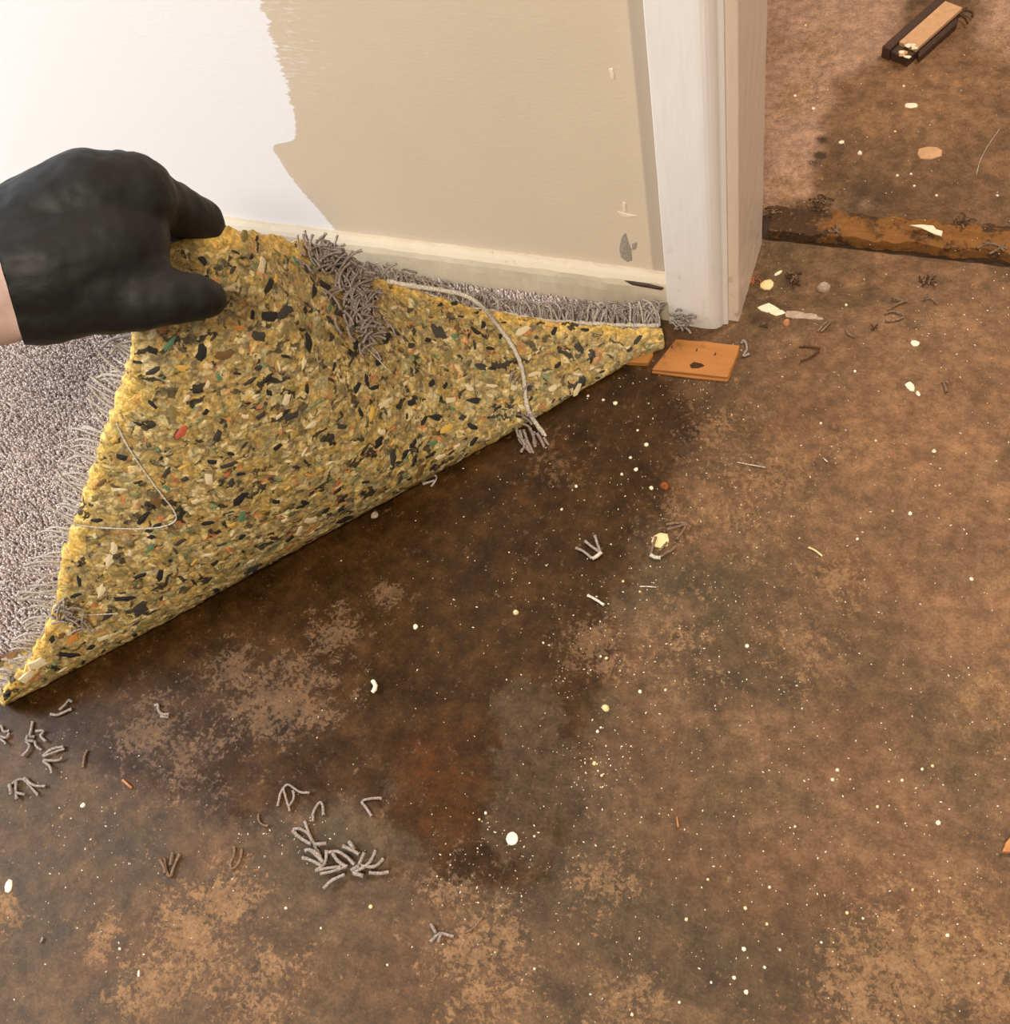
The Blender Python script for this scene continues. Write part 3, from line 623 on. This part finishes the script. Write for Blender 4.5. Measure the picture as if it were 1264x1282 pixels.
fore = [[hp(-420, 420, -.06, 74), hp(-200, 382, -.04, 64), hp(-20, 350, -.012, 62), hp(30, 346, -.012, 56)], [hp(-420, 430, -.05, 70), hp(-200, 392, -.03, 62), hp(-5, 366, -.006, 60), hp(30, 362, -.006, 50)]]
person = link('person', hand_mesh('person', segs(chains, .86) + segs(fore, .98), .0032, 6), M['skin'])
tag(person, 'bare forearm reaching in with a black gloved hand pinching the carpet corner', 'person')
gm = hand_mesh('glove', segs(chains, 1.0), .0026, 9)
bm = bmesh.new(); bm.from_mesh(gm); c0 = far(11, 360, DH); ax = (far(80, 352, DH) - far(0, 366, DH)).normalized()
bmesh.ops.bisect_plane(bm, geom=bm.verts[:] + bm.edges[:] + bm.faces[:], plane_co=c0, plane_no=ax, clear_inner=True)
rim = [e for e in bm.edges if e.is_boundary]; ex = bmesh.ops.extrude_edge_only(bm, edges=rim)
cen = far(11, 352, DH)
for vv in [g for g in ex['geom'] if isinstance(g, bmesh.types.BMVert)]: vv.co += (cen - vv.co).normalized() * .0012 + ax * .003
for vv in bm.verts:
    q = vv.co; vv.co += vv.normal * (.0012 * mnoise.noise(q * 55) + .0006 * mnoise.noise(q * 140))
bm.to_mesh(gm); bm.free()
gl = link('glove', gm, M['glove'], person); gl['label'] = 'black rubber glove with creased knuckles'

# ------------------------------------------------------------------ tack strip by the casing
def board(name, corners, th, mat, root, bev=.0008, z0=.0):
    bm = bmesh.new(); b = [bm.verts.new((c.x, c.y, z0)) for c in corners]; t = [bm.verts.new((c.x, c.y, z0 + th)) for c in corners]; n = len(b)
    bm.faces.new(b[::-1]); bm.faces.new(t)
    for i in range(n): bm.faces.new((b[i], b[(i + 1) % n], t[(i + 1) % n], t[i]))
    bmesh.ops.recalc_face_normals(bm, faces=bm.faces); bmesh.ops.bevel(bm, geom=bm.edges[:], offset=bev, segments=1, affect='EDGES')
    me = bpy.data.meshes.new(name); bm.to_mesh(me); bm.free(); return child(link(name, me, mat, None, False), root)
def spike(name, p, dirv, L, r, mat, root):
    return child(tube(name, [p, p + dirv * L * .5, p + dirv * L], r, mat, sides=6, taper=.5, sub=1, wob=.05), root)
ts = empty('tack_strip', at(870, 455)); tag(ts, 'orange plywood tack strip offcut at the foot of the door casing', 'tack strip')
TT = .0062
board('strip_wood', [at(815, 463, TT), at(848, 423, TT), at(884, 424, TT), at(926, 431, TT), at(924, 441, TT), at(911, 474, TT), at(868, 470, TT)], TT * .5, M['ply'], ts)
board('strip_wood', [at(816, 462, TT), at(846, 424, TT), at(926, 432, TT), at(922, 446, TT), at(911, 472, TT), at(866, 467, TT)], TT * .52, M['ply'], ts, .0006, TT * .48)
for px, py in ((840, 437), (894, 446), (871, 441)): spike('tack', at(px, py, TT - .001), Vector((.2, .5, .8)).normalized(), .0042, .0007, M['nail'], ts)
kn = [(863, 457), (868, 453), (878, 455), (882, 458), (874, 461), (865, 461)]
child(blob_plate('knot', [at(x, y, TT + .0001) for x, y in kn], (0, 0, 1), .0003, M['hole'], None, .1), ts)
t2 = empty('tack_strip', at(800, 448)); tag(t2, 'tack strip end poking out beneath the lifted foam pad', 'tack strip')
board('strip_wood', [at(770, 436, TT), at(815, 428, TT), at(818, 444, TT), at(811, 454, TT), at(788, 453, TT), at(760, 448, TT)], TT, M['ply'], t2)

# ------------------------------------------------------------------ broken piece of wood in the hall
Zh = lambda x, y: (940 + x / 3.9, y / 3.9)
wbk = empty('wood_offcut', at(*Zh(840, 200))); tag(wbk, 'dark brown wooden offcut with a tan paper face and white shreds', 'wood scrap')
a0, a1 = at(*Zh(725, 300)), at(*Zh(965, 85)); axw = (a1 - a0); Lw = axw.length; axw.normalize(); sd = Vector((axw.y, -axw.x, 0))
def slat(name, u0, u1, w0, w1, z0, z1, mat, bev=.001, sk=0):
    c = [a0 + axw * u0 + sd * w0, a0 + axw * (u0 + sk) + sd * w1, a0 + axw * (u1 + sk) + sd * w1, a0 + axw * u1 + sd * w0]; return board(name, c, z1 - z0, mat, wbk, bev, z0)
slat('bottom_board', .002, Lw, -.011, .012, .0, .010, M['bark']); slat('side_rail', -.006, Lw + .006, -.0205, -.0105, 0, .0155, M['bark']); slat('side_rail', .012, Lw - .006, .0125, .0190, 0, .0115, M['bark'], .0025, -.006); slat('end_block', -.004, .010, -.0104, .0124, .0, .0115, M['bark'])
tf = slat('tan_face', .010, Lw + .004, -.0102, .0122, .0100, .0150, M['tan'], .0006); tf['label'] = 'flat tan paper face'
for k in range(9):
    c = a0 + axw * random.uniform(-.006, .014) + sd * random.uniform(.0, .016) + Vector((0, 0, .0145)); pts = [c + Vector((math.cos(t) * random.uniform(.002, .0055), math.sin(t) * random.uniform(.0012, .0045), random.uniform(-.001, .001))) for t in np.arange(0, 6.2, 1.05)]
    child(blob_plate('paper_shred', pts, (0, 0, 1), .0008, M['white'] if k < 6 else M['tan'], None), wbk)
for pts in [[(1005, 75), (1040, 45), (1085, 62), (1080, 80)], [(1010, 70), (1045, 85), (1058, 112)], [(985, 60), (1030, 55), (1050, 40)]]:
    child(tube('frayed_fibre', [at(*Zh(*p), .006) for p in pts], .0012, M['fibre']), wbk)

# ------------------------------------------------------------------ yarns on the floor
ZA = lambda x, y: (x / 3.95, 680 + y / 3.95)
ZB = lambda x, y: (300 + x / 3.95, 920 + y / 3.95)
ZC = lambda x, y: (x / 3.95, 960 + y / 3.95)
ZD = lambda x, y: (640 + x / 3.95, 560 + y / 3.95)
ZE = lambda x, y: (920 + x / 3.674, 280 + y / 3.674)
GR = 'loose carpet yarns on the concrete'
def yarn(Zf, strands, label, mat='yarn', r=.00125, name='yarn_tuft', cat='yarn', z=0.0, group=GR):
    P = [[at(*Zf(*p)) for p in st] for st in strands]
    if len(P) == 1:
        c = sum(P[0], Vector()) / len(P[0]); pts = [p + Vector((0, 0, z + r * .9 + .001 * abs(math.sin(i * 1.3)))) - c for i, p in enumerate(P[0])]; o = tube(name, pts, r, M[mat]); o.location = c
    else:
        c = sum((sum(q, Vector()) / len(q) for q in P), Vector()) / len(P); o = empty(name, (c.x, c.y, 0))
        for k, q in enumerate(P):
            h = min(k, 5) * .0006
            child(tube('strand', [p + Vector((0, 0, z + r * .9 + h + .0012 * abs(math.sin(i * 1.1 + k)))) for i, p in enumerate(q)], r * random.uniform(.85, 1.1), M[mat]), o)
    return tag(o, label, cat, group)
yarn(ZA, [[(255, 848), (290, 856), (325, 838), (358, 822)], [(300, 830), (335, 800), (345, 775), (362, 790)]], 'dusky forked yarn piece in the pad shadow near the fold end')
yarn(ZA, [[(770, 805), (790, 800), (785, 830), (805, 850), (842, 850)], [(800, 862), (840, 866)]], 'small looped grey yarn alone on dark wet concrete in front of the pad')
yarn(ZA, [[(-8, 930), (15, 900), (20, 940), (50, 930)], [(5, 960), (45, 970), (50, 945)], [(0, 970), (30, 985), (40, 1000)]], 'curled grey yarn knot next to the low tip of the pad')
yarn(ZA, [[(165, 885), (160, 930), (150, 960), (175, 960)], [(185, 935), (232, 930), (200, 955), (235, 985)], [(140, 985), (160, 1010), (120, 1060)], [(180, 985), (190, 1015), (218, 1030)], [(150, 960), (140, 985), (175, 985)]], 'upright branching clump of grey yarn with a looped side')
yarn(ZA, [[(215, 1055), (260, 1020), (320, 1010)], [(225, 1060), (270, 1040), (325, 1020)], [(225, 1080), (300, 1080), (318, 1065)], [(225, 1085), (260, 1110), (268, 1145)]], 'fan of four grey yarn strands touching the branching clump')
yarn(ZA, [[(435, 1025), (420, 1060), (415, 1112)]], 'single short brownish yarn strand lying nearly straight', 'yarn_brown', .001)
yarn(ZA, [[(45, 1210), (80, 1180), (120, 1165), (150, 1200), (195, 1250)], [(130, 1165), (170, 1205), (230, 1205)], [(90, 1185), (85, 1240), (95, 1270)], [(95, 1240), (135, 1250)], [(60, 1200), (70, 1250)]], 'spider-like grey yarn clump with splayed legs')
yarn(ZB, [[(190, 355), (205, 290), (235, 245), (265, 260), (300, 290), (350, 290)], [(220, 265), (235, 320), (252, 380)], [(270, 280), (275, 320), (250, 360)]], 'arched grey yarn with three legs and a closed loop')
yarn(ZB, [[(365, 430), (365, 385), (400, 330), (415, 350), (418, 400)]], 'small arch of grey yarn beside the three-legged loop')
yarn(ZB, [[(705, 315), (650, 318), (600, 330), (630, 365), (655, 405)]], 'grey yarn bent into a sharp V near the rusty stain')
yarn(ZB, [[(95, 395), (95, 425), (115, 448), (145, 452)]], 'tiny brown hook of yarn beside the big bunch', 'yarn_brown', .0009)
yarn(ZB, [[(325, 430), (350, 500), (370, 540), (395, 590)], [(270, 475), (300, 465), (345, 490), (365, 530)], [(270, 480), (310, 520), (360, 545)], [(330, 580), (350, 570), (395, 610), (430, 650)], [(320, 615), (360, 625), (410, 650)], [(440, 580), (435, 640), (390, 680)],
          [(440, 590), (490, 580), (540, 610), (575, 650)], [(410, 695), (470, 685), (530, 660)], [(385, 680), (450, 665), (510, 660)], [(425, 768), (465, 725), (530, 700)], [(380, 550), (440, 545)], [(520, 560), (570, 580), (600, 600)], [(550, 535), (575, 575)],
          [(680, 580), (650, 650), (570, 690)], [(625, 590), (600, 650)], [(570, 690), (620, 705)], [(610, 655), (680, 665), (720, 620)], [(650, 690), (700, 695), (745, 685)], [(560, 680), (600, 655)], [(350, 575), (400, 590), (420, 640)], [(470, 595), (500, 640), (540, 660)]], 'largest tangled bunch of grey yarn on the floor', name='yarn_bunch', r=.0015)
yarn(ZB, [[(945, 1025), (985, 985), (1010, 985), (1060, 1000)], [(950, 940), (975, 985)], [(1000, 985), (985, 1030)]], 'flattened grey yarn wisp on a pale scuffed patch')
yarn(ZB, [[(1110, 980), (1160, 960), (1200, 905)]], 'thin brown arc of fibre beside the flattened wisp', 'yarn_brown', .0008)
yarn(ZC, [[(815, 455), (825, 520), (850, 555), (860, 500), (895, 435)], [(860, 430), (850, 490)], [(800, 465), (820, 500), (825, 530)]], 'brownish yarn tuft shaped like a closed fork', 'yarn_brown')
yarn(ZC, [[(1160, 395), (1165, 440), (1140, 480), (1148, 515), (1190, 480), (1200, 410)]], 'U-shaped brownish yarn next to the large pale scuff', 'yarn_brown', .0011)
yarn(ZC, [[(203, 872), (218, 845)]], 'stubby grey yarn end on dull brown concrete', r=.0009)
yarn(ZD, [[(320, 500), (360, 520), (400, 555)], [(365, 470), (400, 500), (435, 520)], [(415, 445), (425, 480), (440, 520)]], 'three-pronged yarn tuft still joined by a white strip of backing')
o = yarn(ZD, [[(402, 556), (425, 548), (445, 527)]], 'white strip of latex binding the three-pronged tuft', 'thread', .0018, 'backing_strip', 'backing', .0006, 'latex backing strips')
yarn(ZD, [[(765, 385), (820, 380), (870, 380)], [(770, 415), (825, 400), (860, 385)], [(820, 465), (850, 420), (870, 385)]], 'fan of three pale yarn strands behind the cream flake', 'yarn_brown')
yarn(ZD, [[(690, 530), (700, 490), (715, 450)], [(740, 550), (770, 525), (820, 500)], [(760, 535), (800, 515), (815, 495)], [(770, 480), (755, 500), (735, 522)]], 'yarn tuft curled around the cream flake', 'yarn_brown')
yarn(ZD, [[(690, 538), (712, 553), (738, 553)]], 'cream strip of latex under the curled yarn tuft', 'thread', .0018, 'backing_strip', 'backing', .0003, 'latex backing strips')
yarn(ZD, [[(378, 735), (415, 755), (460, 785)]], 'white frayed sliver lying near the three-pronged tuft', 'thread', .0013, 'frayed_sliver', 'fibre')
yarn(ZD, [[(635, 690), (680, 692), (715, 695)]], 'thin straight white fibre on scuffed concrete', 'thread', .0006, 'thread_scrap', 'fibre')
yarn(ZE, [[(380, 500), (410, 465), (445, 450)], [(395, 505), (440, 460)]], 'pair of brown yarn strands near the white plaster smear', 'yarn_brown')
yarn(ZE, [[(510, 490), (520, 515), (550, 525)]], 'short brown hooked yarn beyond the tack strip', 'yarn_brown')
yarn(ZE, [[(690, 420), (720, 405), (790, 430), (740, 450), (690, 455)], [(700, 405), (750, 375), (790, 360)], [(720, 350), (780, 365)]], 'tangle of brown yarn in front of the doorway strip', 'yarn_brown')
yarn(ZE, [[(295, 570), (340, 570), (390, 580)], [(300, 640), (345, 625), (385, 590)]], 'dark brown yarn pointing like an arrowhead', 'fibre', .001)
yarn(ZE, [[(860, 355), (900, 345), (930, 375)], [(870, 350), (885, 335)]], 'brown hooked fibre by the gritty line', 'yarn_brown', .0009)
yarn(ZE, [[(30, 555), (40, 535), (60, 580), (30, 620), (65, 605)]], 'grey yarn curl against the end of the tack strip', 'yarn')
yarn(ZE, [[(1105, 145), (1150, 120), (1245, 150)], [(1160, 175), (1210, 150), (1240, 110)], [(1130, 125), (1200, 130), (1225, 165)]], 'pale yarn twist resting on the rotten doorway strip', 'yarn_brown', z=.008)
yarn(ZE, [[(430, 65), (470, 70), (460, 30)], [(440, 50), (480, 80)]], 'small yarn wisp caught on the dark end of the doorway strip', 'yarn_brown', .0009, z=.008)
yarn(ZE, [[(955, 730), (965, 755), (970, 780)], [(960, 735), (980, 740)]], 'pinkish-brown yarn stub beside a white flake', 'yarn_brown')
yarn(ZE, [[(405, 1080), (425, 1100)]], 'tiny pale fibre on scuffed brown concrete', 'thread', .0006, 'thread_scrap', 'fibre')
yarn(lambda x, y: (x, y), [[(922, 579), (940, 583), (958, 586)]], 'thin pale thread lying straight on the concrete', 'thread', .0005, 'thread_scrap', 'fibre')
yarn(lambda x, y: (x, y), [[(1012, 686), (1020, 690), (1029, 697)]], 'pale bent wood shaving on the brown concrete', 'creamy', .0009, 'wood_shaving', 'shaving')
yarn(lambda x, y: (x, y), [[(154, 977), (166, 987)]], 'orange wood splinter among the grey yarns', 'splint', .001, 'wood_splinter', 'splinter')
yarn(lambda x, y: (x, y), [[(847, 1023), (849, 1036)]], 'yellowish straight splinter on the brown concrete', 'splint', .0006, 'wood_splinter', 'splinter')
yarn(lambda x, y: (x, y), [[(528, 604), (545, 595), (548, 600), (540, 610)], [(530, 608), (545, 603)]], 'white-tipped yarn scrap peeking out under the fold', 'yarn_light', .0011)
yarn(lambda x, y: (940 + x / 3.9, y / 3.9), [[(1100, 850), (1115, 790), (1150, 720), (1210, 635)]], 'long thin pale hair-like thread on the hall floor', 'thread', .0003, 'thread_scrap', 'fibre')
# dark fibrous crumbs by the doorway
def clump(px, py, n, R_, label, z=0.0, mat='fibre'):
    c = at(px, py); o = empty('debris_clump', (c.x, c.y, 0)); tag(o, label, 'debris')
    for k in range(n):
        a, b = random.uniform(0, 6.28), random.uniform(0, 6.28); p = c + Vector((math.cos(a), math.sin(a), 0)) * random.random() * R_ * .7; L = random.uniform(.4, 1) * R_; d = Vector((math.cos(b), math.sin(b), random.uniform(0, .25)))
        child(tube('fibre', [p + Vector((0, 0, z + .0006)), p + d * L * .3 + Vector((0, 0, z + .0016)), p + d * L * .6 + Vector((0, 0, z + .0006))], random.uniform(.0004, .0010), M[mat if random.random() < .6 else 'yarn_brown'], sides=5, sub=1), o)
clump(1026, 258, 34, .014, 'dark fibrous debris heap on the doorway strip', .006)
clump(992, 350, 36, .012, 'dark crumbly debris patch beside the cream ring flake')
clump(1160, 350, 26, .011, 'brown fibre patch in front of the doorway strip')
clump(1202, 284, 24, .012, 'dark rotted crumbs by the white shard on the strip', .008)
clump(966, 268, 26, .012, 'dark debris against the jamb foot', .003)
clump(955, 408, 8, .005, 'small dark fibre knot near the jamb foot')
clump(1094, 411, 10, .005, 'tiny dark bark-like knot among brown yarns')
clump(943, 352, 18, .012, 'rusty orange crumbs at the foot of the jamb', 0, 'rustchip')

# ------------------------------------------------------------------ flakes of paint and plaster
def flake(px, py, rx, ry, mat='white', label=None, rot=0.0, th=.0007, name='paint_flake', cat='paint flake', group=None, z=0.0, dome=.6, m=8, jt=.18):
    c = at(px, py, z); k = c - CP; sc = k.length / F; pts = []
    for i in range(m):
        a = 2 * math.pi * i / m; j = random.uniform(1 - jt, 1 + jt); x, y = rx * math.cos(a) * j, ry * 1.25 * math.sin(a) * j; pts.append(Vector(((x * math.cos(rot) - y * math.sin(rot)) * sc, (x * math.sin(rot) + y * math.cos(rot)) * sc, 0)))
    o = blob_plate(name, pts, (0, 0, 1), th, M[mat], None, dome); o.location = (c.x, c.y, z + .0001); o.rotation_euler[2] = .327; return tag(o, label, cat, group)
flake(827, 677, 11, 9, 'creamy', 'large cream flake with yarn curled around it'); flake(641, 1050, 7.5, 6.5, 'white', 'round white disc flake on wet grey concrete', th=.0012, m=14, jt=.03, dome=.15); flake(520, 785, 3, 3, 'white', 'round white speck alone on dark wet floor under the pad')
o = tube('paint_curl', [at(466, 852, .0022), at(470, 857, .0022), at(470, 862, .0022), at(466, 867, .0022)], .0021, M['white'], taper=.8); tag(o, 'white bean-shaped paint curl on the soaked concrete', 'paint flake')
flake(758, 887, 4.5, 4, 'creamy', 'yellowish crumb at the edge of the wet stain', .6, .002, 'plaster_crumb', 'crumb')
flake(1163, 191, 14, 8, 'tan', 'flat tan oval chip on the hall floor', th=.0014, name='tan_chip', cat='chip'); flake(1140, 132, 8, 3.5, 'white', 'white elongated chip near the wooden offcut', -.2)
flake(1076, 192, 2.6, 2.6, 'white', 'small round white bead-like fleck on the hall floor', th=.0015)
flake(1053, 178, 3.4, 2, 'white', 'tiny white sliver beside the tan oval chip', .3)
flake(1145, 430, 6, 3.4, 'white', 'oval white flake lying past the brown yarns', -.5); flake(1139, 484, 5, 6, 'white', 'white angular flake on the bare concrete', .4); flake(1149, 493, 2, 3, 'white', 'tiny white chip touching the angular flake', .2)
flake(1030, 361, 8, 5, 'grit', 'grey pebble in front of the doorway', 0, .004, 'pebble', 'pebble'); flake(984, 405, 4.5, 4, 'splint', 'small orange crumb by the white plaster smear', 0, .003, 'wood_crumb', 'crumb')
flake(960, 357, 9, 6, 'creamy', 'cream ring-like flake at the foot of the jamb', .3, .0015); flake(974, 342, 6, 2, 'white', 'white streak-shaped flake touching the cream ring flake', .5)
ps_ = empty('plaster_smear', at(985, 393)); tag(ps_, 'smeared white plaster on the floor beside the jamb', 'plaster')
for px, py, rx, ry in ((961, 386, 12, 6), (972, 391, 10, 4), (995, 394, 14, 5), (1014, 396, 10, 4), (1025, 399, 6, 2)): child(flake(px, py, rx, ry, 'white' if px < 980 else 'grit', None, -.25, .0006, 'smear', None), ps_)
child_fix = [c for c in ps_.children]
for c in child_fix: 
    if 'category' in c: del c['category']
sh = blob_plate('paint_shard', [at(*Zh(*p), .012) for p in [(768, 1100), (830, 1097), (890, 1103), (905, 1122), (935, 1130), (930, 1155), (895, 1145), (830, 1115)]], (0, -.2, .98), .0012, M['white'], None, .1); tag(sh, 'white angular paint shard lying on the rotten doorway strip', 'paint flake')
es = blob_plate('wood_splinter', [at(*p, .003) for p in [(1253, 1068), (1258, 1055), (1266, 1046), (1290, 1040), (1290, 1062), (1268, 1068)]], (0, 0, 1), .003, M['splint'], None, .4); tag(es, 'orange wedge of split wood on the bare floor away from the carpet', 'splinter')
flake(832, 609, 5, 5, 'rustchip', 'curled rust-brown chip beside round white flecks', .9, .003, 'rust_chip', 'chip')
flake(646, 767, 4, 2.6, 'creamy', 'tan ragged crumb on the wet concrete', 0, .0018, 'plaster_crumb', 'crumb'); flake(469, 645, 5, 4, 'grit', 'greyish crumb close under the fold of the pad', 0, .0018, 'plaster_crumb', 'crumb')
flake(11, 1110, 5, 6, 'white', 'white ragged flake beside a chalky spot', .2); flake(104, 1008, 3, 2, 'white', 'narrow white fleck near the orange splinter', .7); flake(174, 1219, 1.6, 3, 'white', 'slim upright white fleck by the large pale scuff', .1)
FG = 'white flecks on the concrete'
for px, py, r in [(789, 573, 2.6), (796, 588, 3.6), (778, 594, 2.6), (721, 609, 2.8), (815, 611, 3.6), (703, 638, 2.2), (736, 496, 2.4), (755, 501, 2.4), (770, 505, 4), (798, 539, 2), (809, 557, 3.4), (780, 728, 2), (801, 741, 2), (759, 824, 2.6), (935, 809, 3.2), (752, 822, 2), (680, 805, 1.8),
                  (801, 866, 3), (833, 864, 2.2), (744, 956, 3.4), (753, 971, 2.4), (752, 911, 2), (748, 916, 2.6), (886, 1101, 2.2), (859, 1151, 2.8), (933, 1137, 2.8), (960, 1157, 2.6), (931, 1188, 3.2), (919, 1224, 3), (934, 1242, 3.4), (957, 1211, 2.4), (976, 1189, 2.2), (1048, 964, 3), (1042, 976, 2.8),
                  (1098, 1010, 2.4), (1174, 1030, 3.4), (1154, 963, 2.2), (1167, 959, 2.4), (1129, 977, 2.2), (963, 1111, 2.4), (1060, 1143, 2.4), (1186, 1171, 3), (1142, 1114, 2), (1216, 725, 3), (1073, 675, 2.6), (1139, 643, 3.2), (1169, 565, 3.2), (1170, 565, 2), (1059, 382, 2.2), (1070, 465, 2.4), (1027, 530, 2),
                  (1096, 552, 2.2), (669, 1213, 2.4), (791, 1270, 2.6), (739, 1245, 1.8), (850, 1255, 2.2), (890, 1230, 2), (608, 1018, 2.6), (600, 1026, 2), (669, 1047, 2), (358, 1137, 2.2), (402, 1162, 1.8), (464, 1135, 3), (485, 1208, 2.2), (150, 1188, 2.2), (1117, 640, 1.8), (1080, 1150, 2), (1028, 1180, 2.2), (995, 1035, 2),
                  (1140, 218, 2), (1123, 220, 2.2), (1144, 233, 2), (1248, 245, 2), (1172, 245, 2), (1131, 108, 2), (1008, 32, 2), (995, 120, 2.4), (1120, 165, 1.8), (1018, 136, 2.6)]:
    q = at(px, py); wv = att['wet'][int(np.argmin((FX - q.x) ** 2 + (FY - q.y) ** 2))]; cm = 'white' if random.random() < .75 else 'creamy'; tone = 'white' if cm == 'white' else 'cream'
    where = 'on the hall floor beyond the doorway strip' if q.y > TH1 else ('on the dark soaked concrete' if wv > .5 else 'on the dry brown concrete')
    flake(px, py, r * .85, r * .65, cm, f'small {tone} paint fleck {where}', random.uniform(0, 3), .0008, 'paint_fleck', 'paint fleck', f'{tone} flecks {where}', 0, .5, 6)
# fine dust that nobody could count
def dust():
    cl = [(820, 1000, 190, 300), (620, 1090, 50, 90), (360, 1045, 30, 40), (90, 975, 70, 70), (740, 960, 30, 70), (1000, 700, 260, 420), (1080, 1050, 180, 260), (860, 480, 40, 60), (1230, 385, 60, 50), (1180, 380, 50, 30), (100, 1120, 100, 80), (1100, 140, 110, 150), (700, 700, 120, 200), (830, 600, 90, 120), (820, 820, 90, 110), (280, 1050, 120, 60), (1040, 520, 130, 160)]
    v, f = [], []
    for cx, cy, sg, n in cl:
        for k in range(n):
            px, py = random.gauss(cx, sg), random.gauss(cy, sg * .8)
            if not (0 < px < 1300 and 0 < py < 1320): continue
            c = at(px, py)
            if -.018 < c.y < .15 and c.x < .07 or c.y > -.02 and c.x < .068: continue
            i = min(16, max(0, np.searchsorted([g[0] for g in GP], c.x))); g = GP[min(i, 16)]
            if c.x < .01 and (c - Vector((g[0], g[1], 0))).dot(nF) < .02: continue
            z = .0 if not (TH0 - .002 < c.y < .166) else .008
            r = random.choice((.00022, .0003, .0003, .0004, .0004, .0006)); a = random.uniform(0, 6.28); el = random.uniform(1, 2.2); b = len(v); X_ = Vector((math.cos(a), math.sin(a), 0)) * r * el; Y_ = Vector((-math.sin(a), math.cos(a), 0)) * r; c = c + Vector((0, 0, z))
            v += [c + X_, c + Y_, c - X_, c - Y_, c + Vector((0, 0, r * .8))]; f += [(b, b + 1, b + 4), (b + 1, b + 2, b + 4), (b + 2, b + 3, b + 4), (b + 3, b, b + 4)]
    o = link('paint_dust', mesh('paint_dust', v, f), M['white'], None, False); tag(o, 'fine pale paint crumbs strewn over the concrete', 'dust', kind='stuff')
dust()
